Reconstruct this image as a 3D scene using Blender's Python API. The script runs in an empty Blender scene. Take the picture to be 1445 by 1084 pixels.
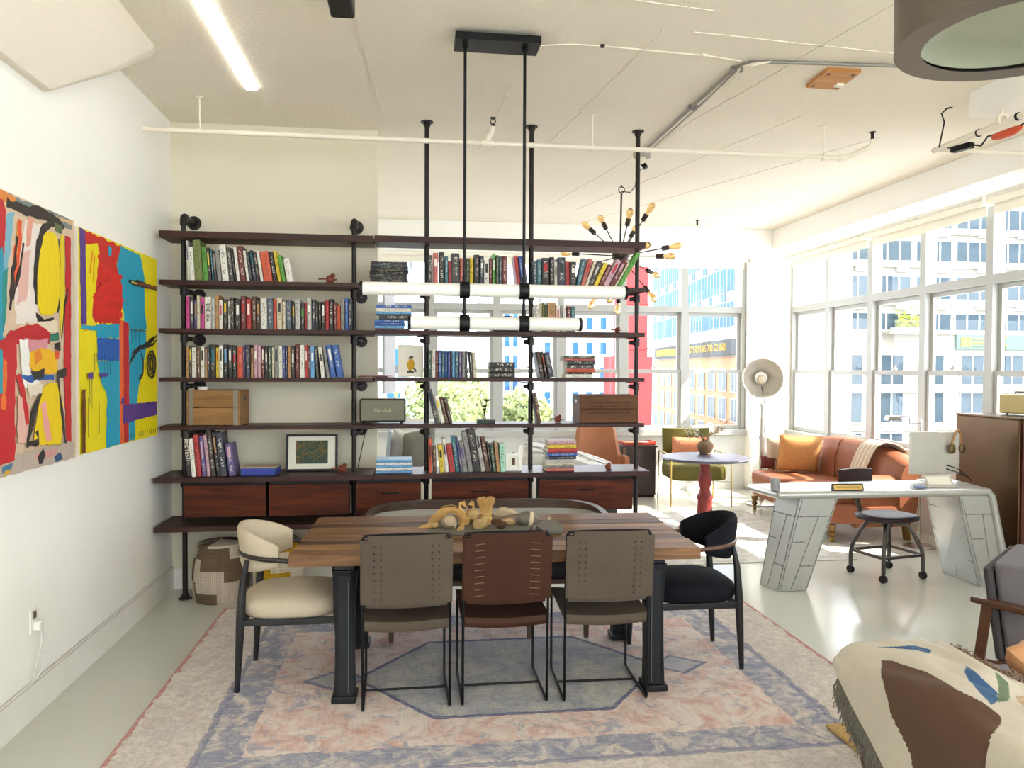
import bpy, bmesh, math, random
from math import sin, cos, pi, radians as RAD, atan2, sqrt, floor
from mathutils import Vector as V, Matrix, Euler
S = bpy.context.scene
COL = S.collection
# ---------------------------------------------------------------- camera, world, sun, exposure
FOC, CX, CY, HEYE = 1085.0, 722.5, 542.0, 1.65
YAW, ROLL = RAD(7.4), math.atan(0.004)
PITCH = math.atan((542 - 520.6) / FOC)
FW = V((sin(YAW) * cos(PITCH), cos(YAW) * cos(PITCH), -sin(PITCH)))
R0 = V((cos(YAW), -sin(YAW), 0)); U0 = R0.cross(FW)
RT = R0 * cos(ROLL) + U0 * sin(ROLL); UP = U0 * cos(ROLL) - R0 * sin(ROLL)
EYE = V((0, 0, HEYE))
cd = bpy.data.cameras.new('camera'); cam = bpy.data.objects.new('camera', cd); COL.objects.link(cam)
cd.sensor_width = 36; cd.lens = 36 * FOC / 1445; cd.clip_end = 500
cam.matrix_world = Matrix(((RT.x, UP.x, -FW.x, 0), (RT.y, UP.y, -FW.y, 0), (RT.z, UP.z, -FW.z, HEYE), (0, 0, 0, 1)))
S.camera = cam
w = bpy.data.worlds.new('sky'); S.world = w; w.use_nodes = True
nt = w.node_tree; bg = nt.nodes['Background']
SKY_STRENGTH, SUN_STRENGTH, EXPOSURE = 3.5, 7.5, 1.22
bg.inputs['Color'].default_value = (0.86, 0.93, 1.0, 1); bg.inputs['Strength'].default_value = SKY_STRENGTH
sd = bpy.data.lights.new('sun', 'SUN'); sd.energy = SUN_STRENGTH; sd.angle = RAD(0.6); sd.color = (1.0, 0.90, 0.74)
sun = bpy.data.objects.new('sun', sd); COL.objects.link(sun)
sun.rotation_euler = V((-0.66, 0.25, -0.71)).to_track_quat('-Z', 'Y').to_euler()
vs = S.view_settings; vs.view_transform = 'Standard'; vs.look = 'None'; vs.exposure = EXPOSURE; vs.gamma = 1; vs.use_curve_mapping = False
S.cycles.max_bounces = 10; S.cycles.diffuse_bounces = 6; S.cycles.glossy_bounces = 4; S.cycles.transparent_max_bounces = 12
S.cycles.sample_clamp_indirect = 8

def on(px, py, ax, val):              # the point of the plane (axis ax = val) that the photograph shows at a pixel
    d = FW + RT * ((px - CX) / FOC) - UP * ((py - CY) / FOC)
    return EYE + d * ((val - EYE[ax]) / d[ax])
def fl(px, py, z=0.0): return on(px, py, 2, z)
def proj(p):
    d = V(p) - EYE; z = d.dot(FW)
    return CX + FOC * d.dot(RT) / z, CY - FOC * d.dot(UP) / z
def zoom(x0, y0, s): return lambda a, b: (x0 + a / s, y0 + b / s)
# ---------------------------------------------------------------- mesh helpers
class MB:
    def __init__(s): s.v = []; s.f = []; s.mi = []
    def add(s, vs, fs, mi=0):
        o = len(s.v); s.v += [tuple(v) for v in vs]; s.f += [tuple(i + o for i in f) for f in fs]; s.mi += [mi] * len(fs); return s
    def box(s, x0, x1, y0, y1, z0, z1, M=None, mi=0):
        p = [V((x, y, z)) for z in (z0, z1) for y in (y0, y1) for x in (x0, x1)]
        if M is not None: p = [M @ q for q in p]
        return s.add(p, [(0, 2, 3, 1), (4, 5, 7, 6), (0, 1, 5, 4), (2, 6, 7, 3), (0, 4, 6, 2), (1, 3, 7, 5)], mi)
    def bar(s, p0, p1, w, h, up=(0, 0, 1), w1=None, h1=None):      # rectangular bar between two points
        p0, p1 = V(p0), V(p1); d = (p1 - p0).normalized(); u = V(up)
        sd = d.cross(u)
        if sd.length < 1e-4: sd = d.cross(V((1, 0, 0)))
        sd.normalize(); u = sd.cross(d); w1 = w if w1 is None else w1; h1 = h if h1 is None else h1
        q = []
        for p, a, b in ((p0, w, h), (p1, w1, h1)):
            q += [p + sd * (i * a / 2) + u * (j * b / 2) for i, j in ((-1, -1), (1, -1), (1, 1), (-1, 1))]
        return s.add(q, [(3, 2, 1, 0), (4, 5, 6, 7), (0, 1, 5, 4), (1, 2, 6, 5), (2, 3, 7, 6), (3, 0, 4, 7)])
    def tube(s, pts, r, n=8, closed=False):
        pts = [V(p) for p in pts]; m = len(pts); rs = r if isinstance(r, (list, tuple)) else [r] * m
        t = [((pts[(i + 1) % m] if closed or i < m - 1 else pts[i]) - (pts[i - 1] if closed or i > 0 else pts[i])).normalized() for i in range(m)]
        a = V((0, 0, 1)) if abs(t[0].z) < .9 else V((1, 0, 0))
        nrm = t[0].cross(a).normalized(); q = []
        for i in range(m):
            nrm = (nrm - t[i] * nrm.dot(t[i])).normalized(); b = t[i].cross(nrm)
            q += [pts[i] + (nrm * cos(2 * pi * k / n) + b * sin(2 * pi * k / n)) * rs[i] for k in range(n)]
        f = [(i * n + k, i * n + (k + 1) % n, ((i + 1) % m) * n + (k + 1) % n, ((i + 1) % m) * n + k) for i in range(m if closed else m - 1) for k in range(n)]
        if not closed: f += [tuple(reversed(range(n))), tuple(range((m - 1) * n, m * n))]
        return s.add(q, f)
    def cyl(s, p0, p1, r0, r1=None, n=16): return s.tube([p0, p1], [r0, r0 if r1 is None else r1], n)
    def lathe(s, prof, n=24, c=(0, 0, 0), M=None):
        c = V(c); q = []
        for r, z in prof: q += [V((r * cos(2 * pi * k / n), r * sin(2 * pi * k / n), z)) for k in range(n)]
        if M is not None: q = [M @ p for p in q]
        q = [p + c for p in q]; m = len(prof)
        f = [(i * n + k, i * n + (k + 1) % n, (i + 1) * n + (k + 1) % n, (i + 1) * n + k) for i in range(m - 1) for k in range(n)]
        same = tuple(prof[0]) == tuple(prof[-1])
        if same: return s.add(q, f)
        if prof[0][0] > 1e-5: f.append(tuple(reversed(range(n))))
        if prof[-1][0] > 1e-5: f.append(tuple(range((m - 1) * n, m * n)))
        return s.add(q, f)
    def sph(s, c, r, n=12, m=8, e=1.0, M=None):                    # (super)ellipsoid
        r = (r, r, r) if isinstance(r, (int, float)) else r; c = V(c)
        g = lambda x: math.copysign(abs(x) ** e, x); q = []
        for i in range(m + 1):
            a = -pi / 2 + pi * i / m
            for k in range(n):
                b = 2 * pi * k / n
                p = V((r[0] * g(cos(a)) * g(cos(b)), r[1] * g(cos(a)) * g(sin(b)), r[2] * g(sin(a))))
                q.append((M @ p if M is not None else p) + c)
        return s.add(q, [(i * n + k, i * n + (k + 1) % n, (i + 1) * n + (k + 1) % n, (i + 1) * n + k) for i in range(m) for k in range(n)])
    def prism(s, poly, a, b, plane='yz'):                          # polygon extruded along the third axis
        m = {'yz': lambda p, t: (t, p[0], p[1]), 'xz': lambda p, t: (p[0], t, p[1]), 'xy': lambda p, t: (p[0], p[1], t)}[plane]
        n = len(poly)
        return s.add([m(p, a) for p in poly] + [m(p, b) for p in poly], [tuple(reversed(range(n))), tuple(range(n, 2 * n))] + [(i, (i + 1) % n, n + (i + 1) % n, n + i) for i in range(n)])
    def loft(s, rings, caps=True):                                 # rings of equal length
        n = len(rings[0]); m = len(rings)
        f = [(i * n + k, i * n + (k + 1) % n, (i + 1) * n + (k + 1) % n, (i + 1) * n + k) for i in range(m - 1) for k in range(n)]
        if caps: f += [tuple(reversed(range(n))), tuple(range((m - 1) * n, m * n))]
        return s.add([p for r in rings for p in r], f)
    def sheet(s, fn, nu, nv, t=0.0):                               # grid fn(u,v); t > 0 gives it thickness
        q = [[V(fn(i / nu, j / nv)) for i in range(nu + 1)] for j in range(nv + 1)]
        k = nu + 1
        F = [(j * k + i, j * k + i + 1, (j + 1) * k + i + 1, (j + 1) * k + i) for j in range(nv) for i in range(nu)]
        if t <= 0: return s.add([p for r in q for p in r], F)
        P = [p for r in q for p in r]; nrm = []
        for j in range(nv + 1):
            for i in range(nu + 1):
                du = q[j][min(i + 1, nu)] - q[j][max(i - 1, 0)]; dv = q[min(j + 1, nv)][i] - q[max(j - 1, 0)][i]
                n_ = du.cross(dv); nrm.append(n_.normalized() if n_.length > 1e-9 else V((0, 0, 1)))
        L = len(P); A = [p + n_ * (t / 2) for p, n_ in zip(P, nrm)]; B = [p - n_ * (t / 2) for p, n_ in zip(P, nrm)]
        G = [tuple(reversed([i + L for i in f])) for f in F]
        edge = [j * k for j in range(nv + 1)][::-1] + list(range(1, k)) + [j * k + nu for j in range(1, nv + 1)] + [nv * k + i for i in range(nu - 1, 0, -1)]
        E_ = [(edge[i], edge[i] + L, edge[(i + 1) % len(edge)] + L, edge[(i + 1) % len(edge)]) for i in range(len(edge))]
        return s.add(A + B, F + G + E_)
    def xf(s, M): s.v = [tuple(M @ V(p)) for p in s.v]; return s
    def shift(s, d): s.v = [(p[0] + d[0], p[1] + d[1], p[2] + d[2]) for p in s.v]; return s
def bx(*a, **k): return MB().box(*a, **k)
def smooth_mesh(me, ang):
    me.polygons.foreach_set('use_smooth', [True] * len(me.polygons))
    bm = bmesh.new(); bm.from_mesh(me); bmesh.ops.recalc_face_normals(bm, faces=bm.faces)
    for e in bm.edges: e.smooth = len(e.link_faces) != 2 or e.calc_face_angle(0) < ang
    bm.to_mesh(me); bm.free()
def obj(name, mb, mats, parent=None, smooth=None, bevel=0, kind=None, sub=0):
    me = bpy.data.meshes.new(name); me.from_pydata(mb.v, [], mb.f)
    mats = mats if isinstance(mats, (list, tuple)) else [mats]
    for m in mats: me.materials.append(m)
    if len(mats) > 1: me.polygons.foreach_set('material_index', mb.mi)
    if smooth: smooth_mesh(me, RAD(smooth))
    else:
        bm = bmesh.new(); bm.from_mesh(me); bmesh.ops.recalc_face_normals(bm, faces=bm.faces); bm.to_mesh(me); bm.free()
    o = bpy.data.objects.new(name, me); COL.objects.link(o)
    if parent is not None: o.parent = parent
    if bevel:
        b = o.modifiers.new('edge', 'BEVEL'); b.width = bevel; b.segments = 2; b.limit_method = 'ANGLE'; b.angle_limit = RAD(40)
    if sub:
        b = o.modifiers.new('sub', 'SUBSURF'); b.levels = b.render_levels = sub
    if kind: o['kind'] = kind
    return o
def tag(o, label, cat, group=None, kind=None):
    o['label'] = label; o['category'] = cat
    if group: o['group'] = group
    if kind: o['kind'] = kind
    return o
def thing(name, label, cat, loc=(0, 0, 0), rz=0, group=None):
    o = bpy.data.objects.new(name, None); COL.objects.link(o); o.empty_display_size = .1
    o.location = loc; o.rotation_euler = (0, 0, rz)
    return tag(o, label, cat, group)
def struct(name, mb, m, parent=None, **k):
    o = obj(name, mb, m, parent, **k)
    if parent is None: o['kind'] = 'structure'
    return o
def sroot(name, loc=(0, 0, 0)):
    o = bpy.data.objects.new(name, None); COL.objects.link(o); o.location = loc; o['kind'] = 'structure'; return o
def dup(root, loc, rz, label=None):
    r = root.copy(); COL.objects.link(r); r.location = loc; r.rotation_euler = (0, 0, rz)
    if label: r['label'] = label
    for ch in list(root.children):
        c = ch.copy(); COL.objects.link(c); c.parent = r
        for g in list(ch.children):
            d = g.copy(); COL.objects.link(d); d.parent = c
    return r
def text(name, s, size, M, m, parent=None, ext=.0006, align='CENTER', sx=1.0):
    c = bpy.data.curves.new(name, 'FONT'); c.body = s; c.size = size; c.extrude = ext; c.align_x = align; c.align_y = 'CENTER'; c.resolution_u = 2
    o = bpy.data.objects.new(name, c); dg = None
    COL.objects.link(o); bpy.context.view_layer.update()
    me = bpy.data.meshes.new_from_object(o.evaluated_get(bpy.context.evaluated_depsgraph_get()))
    COL.objects.unlink(o); bpy.data.objects.remove(o)
    me.transform(M @ Matrix.Diagonal((sx, 1, 1, 1))); me.materials.clear(); me.materials.append(m)
    t = bpy.data.objects.new(name, me); COL.objects.link(t)
    if parent is not None: t.parent = parent
    return t
FRONT = Matrix.Rotation(pi / 2, 4, 'X')      # text standing upright, read from -y
# ---------------------------------------------------------------- materials
def lin(h):
    h = h.lstrip('#'); c = [int(h[i:i + 2], 16) / 255 for i in (0, 2, 4)]
    return tuple((x / 12.92 if x <= .04045 else ((x + .055) / 1.055) ** 2.4) for x in c) + (1,)
MATS = {}
class NT:
    """a material with short names for its nodes"""
    def __init__(s, name, rough=.5, metal=0, spec=.5):
        s.m = bpy.data.materials.new(name); s.m.use_nodes = True; s.t = s.m.node_tree; s.b = s.t.nodes['Principled BSDF']
        s.b.inputs['Roughness'].default_value = rough; s.b.inputs['Metallic'].default_value = metal; s.b.inputs['Specular IOR Level'].default_value = spec
    def n(s, typ, **k):
        q = s.t.nodes.new('ShaderNode' + typ)
        for a, b in k.items(): setattr(q, a, b)
        return q
    def put(s, sock, v):
        if hasattr(v, 'is_output'): s.t.links.new(v, sock)
        else: sock.default_value = v
    def math(s, op, a, b=0.0, c=0.0):
        q = s.n('Math', operation=op)
        for i, v in enumerate((a, b, c)): s.put(q.inputs[i], v)
        return q.outputs[0]
    def co(s, which='Object'): return s.n('TexCoord').outputs[which]
    def map(s, vec, scale=(1, 1, 1), loc=(0, 0, 0), rot=(0, 0, 0)):
        q = s.n('Mapping'); s.put(q.inputs[0], vec); q.inputs['Scale'].default_value = scale; q.inputs['Location'].default_value = loc; q.inputs['Rotation'].default_value = rot
        return q.outputs[0]
    def noise(s, vec, scale=5, detail=4, rough=.55, dist=0):
        q = s.n('TexNoise'); s.put(q.inputs['Vector'], vec); q.inputs['Scale'].default_value = scale; q.inputs['Detail'].default_value = detail
        q.inputs['Roughness'].default_value = rough; q.inputs['Distortion'].default_value = dist
        return q.outputs['Fac']
    def ramp(s, fac, stops, interp='LINEAR'):
        q = s.n('ValToRGB'); r = q.color_ramp; r.interpolation = interp
        while len(r.elements) < len(stops): r.elements.new(.5)
        for e, (p, c) in zip(r.elements, stops): e.position = p; e.color = lin(c) if isinstance(c, str) else (c, c, c, 1)
        s.put(q.inputs[0], fac); return q.outputs[0]
    def mix(s, fac, a, b, mode='MIX'):
        q = s.n('Mix', data_type='RGBA', blend_type=mode); s.put(q.inputs[0], fac)
        s.put(q.inputs[6], lin(a) if isinstance(a, str) else a); s.put(q.inputs[7], lin(b) if isinstance(b, str) else b)
        return q.outputs[2]
    def xyz(s, vec):
        q = s.n('SeparateXYZ'); s.put(q.inputs[0], vec); return q.outputs
    def bump(s, h, strength=.3, dist=.01):
        q = s.n('Bump'); q.inputs['Strength'].default_value = strength; q.inputs['Distance'].default_value = dist; s.put(q.inputs['Height'], h)
        s.t.links.new(q.outputs[0], s.b.inputs['Normal'])
    def col(s, c): s.put(s.b.inputs['Base Color'], lin(c) if isinstance(c, str) else c); return s.m
    def rough(s, v): s.put(s.b.inputs['Roughness'], v)
def mt(name, c, rough=.5, metal=0, var=.12, scale=8, bump=0, bscale=60, spec=.5, stretch=(1, 1, 1)):
    """plain procedural material: one colour with a little noise in it"""
    if name in MATS: return MATS[name]
    t = NT(name, rough, metal, spec); v = t.map(t.co(), stretch)
    c0 = lin(c); n = t.noise(v, scale, 3)
    dk = tuple(x * (1 - var) for x in c0[:3]) + (1,); lt = tuple(min(1, x * (1 + var)) for x in c0[:3]) + (1,)
    t.col(t.mix(n, dk, lt))
    if bump: t.bump(t.noise(v, bscale, 3), bump, .004)
    MATS[name] = t.m; return t.m
def wood(name, dark, light, axis=0, rough=.45, scale=1.0, streak=.5, spec=.5):
    if name in MATS: return MATS[name]
    t = NT(name, rough, 0, spec); q = t.n('ObjectInfo'); base = t.co()
    ad = t.n('VectorMath', operation='ADD'); t.put(ad.inputs[0], base)
    r = t.math('MULTIPLY', q.outputs['Random'], 37.0); cb = t.n('CombineXYZ'); [t.put(cb.inputs[i], r) for i in range(3)]; t.put(ad.inputs[1], cb.outputs[0])
    sc = [14 * scale] * 3; sc[axis] = 1.1 * scale
    v = t.map(ad.outputs[0], sc); n = t.noise(v, 1.6, 6, .65, 1.2)
    g = t.ramp(n, [(.28, dark), (.5, dark), (.72, light)]) if streak > .6 else t.ramp(n, [(.3, dark), (.7, light)])
    f = t.noise(t.map(ad.outputs[0], [x * 6 for x in sc]), 2, 3)
    t.col(t.mix(t.math('MULTIPLY', f, .35), g, dark)); t.bump(n, .12, .003)
    MATS[name] = t.m; return t.m
def glassy(name, tint='#ffffff', gloss=.07):
    t = NT(name); tr = t.n('BsdfTransparent'); tr.inputs[0].default_value = lin(tint)
    gl = t.n('BsdfGlossy'); gl.inputs['Roughness'].default_value = .02
    mx = t.n('MixShader'); fr = t.n('Fresnel'); fr.inputs[0].default_value = 1.35
    ge = t.n('NewGeometry'); t.put(mx.inputs[0], t.math('MULTIPLY', fr.outputs[0], t.math('SUBTRACT', 1.0, ge.outputs['Backfacing']))); t.t.links.new(tr.outputs[0], mx.inputs[1]); t.t.links.new(gl.outputs[0], mx.inputs[2])
    t.t.links.new(mx.outputs[0], t.t.nodes['Material Output'].inputs['Surface']); return t.m
def plaster(name, c1, c2, bump=.25, scale=3.0, rough=.8):
    t = NT(name, rough, 0, .3); v = t.co(); n = t.noise(v, scale, 6, .6); n2 = t.noise(v, 40, 4, .6)
    t.col(t.mix(n, c1, c2)); t.bump(t.math('ADD', t.math('MULTIPLY', n2, .35), n), bump, .01); MATS[name] = t.m; return t.m
M_WALL = plaster('white_wall_paint', '#f4f2ea', '#fbfaf5', .06, 1.5)
M_STUB = plaster('stub_wall_paint', '#ddd6bf', '#e6dfca', .06, 1.5)
M_LOW = plaster('cracked_white_concrete', '#cfcfcc', '#e9e9e6', .6, 4)
M_TRIM = mt('white_trim_paint', '#eeece4', .5, var=.04)
M_WIN = mt('window_frame_paint', '#b4b4af', .45, var=.05)
M_PANE = glassy('window_glass')
t = NT('ceiling_paint', .8, 0, .3); v = t.co(); n = t.noise(v, 1.3, 6, .6); ck = t.noise(t.map(v, (4, 1.2, 1)), 3, 8, .7)
t.col(t.mix(n, '#e9e0d0', '#f4ecdd')); t.bump(t.math('ADD', t.math('MULTIPLY', ck, .8), t.noise(v, 55, 4)), .42, .015); M_CEIL = t.m
t = NT('grey_floor_paint', .18, 0, .5); v = t.co(); n = t.noise(v, 1.2, 5, .6)
t.col(t.mix(n, '#c2c2b6', '#cdcdc2')); t.rough(t.math('MULTIPLY_ADD', t.noise(v, 2.5, 6, .65), .22, .06)); t.bump(t.noise(v, 9, 3), .05, .004); M_FLOOR = t.m
M_BLACK = mt('black_steel', '#1b1b1d', .42, .6, .1)
M_PIPE = mt('dark_iron_pipe', '#34302f', .45, .7, .18, 20)
M_SHELF = wood('dark_walnut_stain', '#2a1512', '#4a2a22', 0, .45, spec=.3)
M_DRAWER = wood('red_walnut_drawer', '#2f1109', '#6f3317', 0, .6, .7, spec=.22)
M_IVORY = mt('ivory_pipe_paint', '#efe7d6', .5, var=.05)
# ---------------------------------------------------------------- the room
XL, XR, YF, ZC = -1.77, 5.148, 10.14, 3.46
zk = lambda z: 1.65 + (z - 1.65) * 1.04
struct('floor', bx(XL - .15, XR + .15, -4, YF + .15, -.12, 0), M_FLOOR)
c = struct('ceiling', bx(XL - .15, XR + .15, -4, YF + .15, ZC, ZC + .2), M_CEIL)
rs = random.Random(3)
for (xa, ya, xb, yb) in ((1.33, 4.0, 1.05, 6.4), (2.42, 3.2, 1.5, 8.4), (-.33, 3.2, -.2, 6.0), (.62, 4.9, .55, 6.4), (2.75, 5.2, 1.85, 8.6), (3.6, 5.6, 2.1, 9.3), (1.5, 4.0, 3.2, 4.15), (.3, 3.6, 1.5, 3.75)):
    q = MB(); n = 9
    for i in range(n):
        a, b = i / n, (i + 1) / n
        j0, j1 = [rs.uniform(-.012, .012) for _ in '12']
        q.bar((xa + (xb - xa) * a + j0, ya + (yb - ya) * a, ZC), (xa + (xb - xa) * b + j1, ya + (yb - ya) * b, ZC), .012, .008)
    obj('ceiling_seam', q, M_CEIL, c)
struct('wall_left', bx(XL - .15, XL, -4, YF, 0, ZC), M_WALL)
struct('wall_back', bx(XL, -.264, 5.98, 6.14, 0, ZC), M_STUB)
struct('wall_behind', bx(XL, XR, -4.18, -4, 0, .78), M_WALL); struct('trim_8', bx(XL, XR, -4.18, -3.9, 3.2, ZC), M_WALL)
struct('wall_far', bx(XL, XR, YF, YF + .18, 0, .79), M_LOW)
struct('wall_right', bx(XR, XR + .18, -4, YF, 0, .78), M_LOW)
struct('trim_1', bx(4.575, XR + .18, 9.975, YF + .18, 0, 3.23), M_WALL, bevel=.02)            # corner column
struct('trim_2', bx(4.62, XR + .18, -4, YF + .18, 3.2, ZC), M_WALL, bevel=.008)             # beam over the right windows
struct('trim_3', bx(XL, 4.62, 9.45, YF + .18, 3.17, ZC), M_WALL, bevel=.008)                # beam over the far windows
struct('trim_5', bx(XL, XL + .012, -4, 5.98, .0, .165), M_TRIM)                             # baseboard face
bpy.data.objects['trim_5'].name = 'baseboard_left'
q = MB()
for a, b in ((.165, .012), (.175, .02)): q.tube([(XL + b * .8, -3.9, a), (XL + b * .8, 2, a + .002), (XL + b * .8, 4.2, a), (XL + b * .8, 5.9, a + .004)], .006, 6)
o = obj('wall_cable', q, mt('old_white_cable', '#d9d5cf', .6), None, 40); tag(o, 'thin pale cables lying along the top of the white baseboard', 'cable')
struct('baseboard_back', bx(XL + .012, -.264, 5.965, 5.98, 0, .15), M_TRIM)
# flared column capital against the left wall
def rring(x1, y0, y1, r, z, n=7):
    p = [V((XL, y0, z))]
    for cx, cy, a0 in ((x1 - r, y0 + r, -pi / 2), (x1 - r, y1 - r, 0)):
        p += [V((cx + r * cos(a0 + k / n * pi / 2), cy + r * sin(a0 + k / n * pi / 2), z)) for k in range(n + 1)]
    return p + [V((XL, y1, z))]
struct('trim_6', MB().loft([rring(XL + .05, 2.9, 4.0, .04, 2.98), rring(XL + .20, 2.45, 4.48, .15, 3.24), rring(XL + .33, 2.2, 4.86, .30, 3.46)]), M_CEIL, smooth=50)
struct('trim_7', bx(3.60, 4.5, 3.4, 4.62, 3.3, ZC), M_WALL)                                  # boxed duct at the ceiling
# windows: every unit has an upper light and two sashes
def win_meshes(wd):
    h = wd / 2
    fr = MB(); fr.box(-h, -h + .045, 0, .12, .82, 3.2).box(h - .045, h, 0, .12, .82, 3.2).box(-h + .045, h - .045, 0, .12, 3.12, 3.2).box(-h + .045, h - .045, -.0, .12, 2.40, 2.48)
    sl = bx(-h, h, -.07, .14, .79, .86)
    def sash(y, z0, z1, b=.042): return MB().box(-h + .047, -h + .047 + b, y, y + .03, z0, z1).box(h - .047 - b, h - .047, y, y + .03, z0, z1).box(-h + .047 + b, h - .047 - b, y, y + .03, z1 - b, z1).box(-h + .047 + b, h - .047 - b, y, y + .03, z0, z0 + b * 1.2)
    return [('frame', fr, M_WIN), ('sill', sl, M_WIN), ('sash', sash(.06, 1.60, 2.398), M_WIN), ('sash', sash(.025, .862, 1.65), M_WIN),
            ('pane', bx(-h + .046, h - .046, .05, .055, 2.48, 3.12), M_PANE), ('pane', bx(-h + .09, h - .09, .072, .076, 1.65, 2.355), M_PANE), ('pane', bx(-h + .09, h - .09, .037, .041, .91, 1.605), M_PANE)]
def windows(wd, places, rz, n0):
    root = sroot('window_%d' % n0)
    for nm, mb, m in win_meshes(wd):
        mb.v = [(x, y, zk(z)) for x, y, z in mb.v]; obj(nm, mb, m, root)
    q = MB().box(-.03, .03, -.004, .024, 1.655, 1.68).sph((0, .01, 1.69), (.02, .012, .01), 8, 5)
    obj('sash_lock', q, M_WIN, root)
    for i, p in enumerate(places):
        r = root if i == 0 else dup(root, p, rz)
        r.location = p; r.rotation_euler = (0, 0, rz); r.name = 'window_%d' % (n0 + i)
windows(.863, [(4.56 - .863 * (k + .5), YF, 0) for k in range(7)], 0, 1)
windows(.91, [(XR, 9.968 - .91 * (k + .5), 0) for k in range(5)], -pi / 2, 8)
struct('added_unseen_wall_stretch', bx(XR - .01, XR + .18, 1.0, 5.418, .77, 3.2), M_WALL)  # unseen solid stretch, added to keep sun off the near floor
windows(.96, [(XL + .1 + .96 * (k + .5), -4, 0) for k in range(7)], pi, 13)  # unseen back windows, added to fill the near room with light
windows(.96, [(XR, 1.0 - .96 * (k + .5), 0) for k in range(5)], -pi / 2, 20)
# roller blinds, wound up under the beams
M_BLIND = mt('blind_cloth', '#efe9da', .8, var=.04)
def blind(p, ln, rz, lab):
    r = thing('roller_blind', lab, 'blind', p, rz)
    q = MB().cyl((-ln / 2, 0, .03), (ln / 2, 0, .03), .032, n=14); obj('roll', q, M_BLIND, r, 40)
    obj('cassette', bx(-ln / 2, ln / 2, -.03, .03, .066, .105), M_TRIM, r, bevel=.005)
    obj('hanging_cloth', bx(-ln / 2 + .02, ln / 2 - .02, .028, .031, -.09, .03), M_BLIND, r)
    obj('end_bracket', MB().box(-ln / 2 - .008, -ln / 2, -.04, .035, -.01, .066), M_TRIM, r); obj('end_bracket', MB().box(ln / 2, ln / 2 + .008, -.04, .035, -.01, .066), M_TRIM, r)
blind((3.17, 10.06, 3.12), 2.74, 0, 'wound up cream roller blind over the far windows nearest the corner column')
blind((.40, 10.06, 3.12), 2.76, 0, 'wound up cream roller blind over the far windows behind the bookcase')
yb = [9.88, 8.05, 6.25, 5.42]
for i, s_ in enumerate(('beside the corner column', 'second from the corner column', 'third from the corner column')):
    blind((5.06, (yb[i] + yb[i + 1]) / 2, 3.12), yb[i] - yb[i + 1] - .04, -pi / 2, 'cream roller blind along the side windows, ' + s_)
# ---------------------------------------------------------------- the street outside
M_STREET = mt('asphalt', '#6d6c69', .9); struct('street', bx(-60, 140, 11, 190, -14.2, -14), M_STREET)
def bm_win(wd, h, cols, bar):
    q = MB().box(-wd / 2, wd / 2, -.05, .02, 0, h)
    for k in range(cols + 1): x = -wd / 2 + wd * k / cols; q.box(x - bar, x + bar, -.065, -.05, 0, h, mi=1)
    q.box(-wd / 2, wd / 2, -.065, -.05, -bar, bar, mi=1).box(-wd / 2, wd / 2, -.065, -.05, h - bar, h + bar, mi=1); return q
M_GLB = mt('street_window_glass', '#34434d', .4, var=.5, scale=.6, spec=.15); M_GLS = mt('sky_blue_glass', '#2c5a92', .5, var=.5, scale=.35, spec=.08); M_FRW = mt('street_window_frame', '#a5a5a2', .6)
def building(name, label, p, rz, wd, dp, z0, z1, m, rows, roof=None):
    """a block whose front face runs along local x; rows: (z, height, width, pitch, columns, glass)"""
    r = thing(name, label, 'building', (p[0], p[1], z0), rz)
    obj('wall', bx(0, wd, 0, dp, 0, z1 - z0), m, r); obj('roof', bx(-.2, wd + .2, -.2, dp, z1 - z0, z1 - z0 + .35), roof or m, r)
    for (z, h, ww, pt, cols, g) in rows:
        first = None
        for k in range(int(wd / pt)):
            if first is None: first = o = obj('window', bm_win(ww, h, cols, .07), [g, M_FRW], r)
            else: o = first.copy(); COL.objects.link(o); o.parent = r
            o.location = (pt * (k + .5), 0, z - z0)
    return r
M_BA = mt('pale_facade', '#8d8980', .85, var=.05, scale=.3); M_BC = mt('cream_facade', '#a89d7a', .85, var=.05, scale=.3)
bA = building('apartment_building', 'big pale apartment block with ribbon windows beyond the side windows', (34.4, 60), 0, 44, 8, -14, 17.5, M_BA,
     [(13.6, 1.8, 3.3, 3.7, 3, M_GLB), (10.8, 1.8, 3.3, 3.7, 3, M_GLB), (7.6, 2.0, 3.3, 3.7, 3, M_GLB), (5.0, 1.5, 3.4, 3.7, 3, M_GLB), (.4, 2.6, 2.2, 3.7, 2, M_GLB), (-2.8, 2.6, 2.2, 3.7, 2, M_GLB), (-6.2, 2.6, 2.2, 3.7, 2, M_GLB)])
q = MB()
for z in (13.1, 10.3, 7.1, 4.7, -.2, -3.4): q.box(0, 44, -.22, 0, z + 14, z + 14.22)
obj('ledge', q, M_BA, bA); obj('terrace_slab', bx(4.5, 8.8, -1.3, 0, 18.62, 18.85), M_BA, bA)
first = None
for k in range(11):
    for z in (12.9, 9.9, 6.8):
        if first is None: first = o = obj('air_conditioner', bx(-.5, .5, -.35, 0, 0, .55), M_FRW, bA)
        else: o = first.copy(); COL.objects.link(o); o.parent = bA
        o.location = (3.7 * k + 2.6, 0, z + 14)
M_SIGNG = mt('dark_green_sign_paint', '#3f5a4c', .6); M_SIGNY = mt('yellow_sign_paint', '#b8951f', .7)
a = on(1349, 472, 1, 59.8); b = on(1410, 494, 1, 59.8)
r = thing('wall_sign', 'green sign with yellow letters on the pale apartment block', 'sign', (a.x, 59.85, b.z))
obj('board', bx(0, b.x - a.x + 6, -.15, .1, 0, a.z - b.z), M_SIGNG, r, bevel=.03)
obj('emblem', bx(.4, 1.3, -.2, -.15, .25, 1.05), M_SIGNY, r); text('lettering', 'BK', 1.35, Matrix.Translation((3.1, -.2, .66)) @ FRONT, M_SIGNY, r, .02, 'LEFT')
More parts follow.
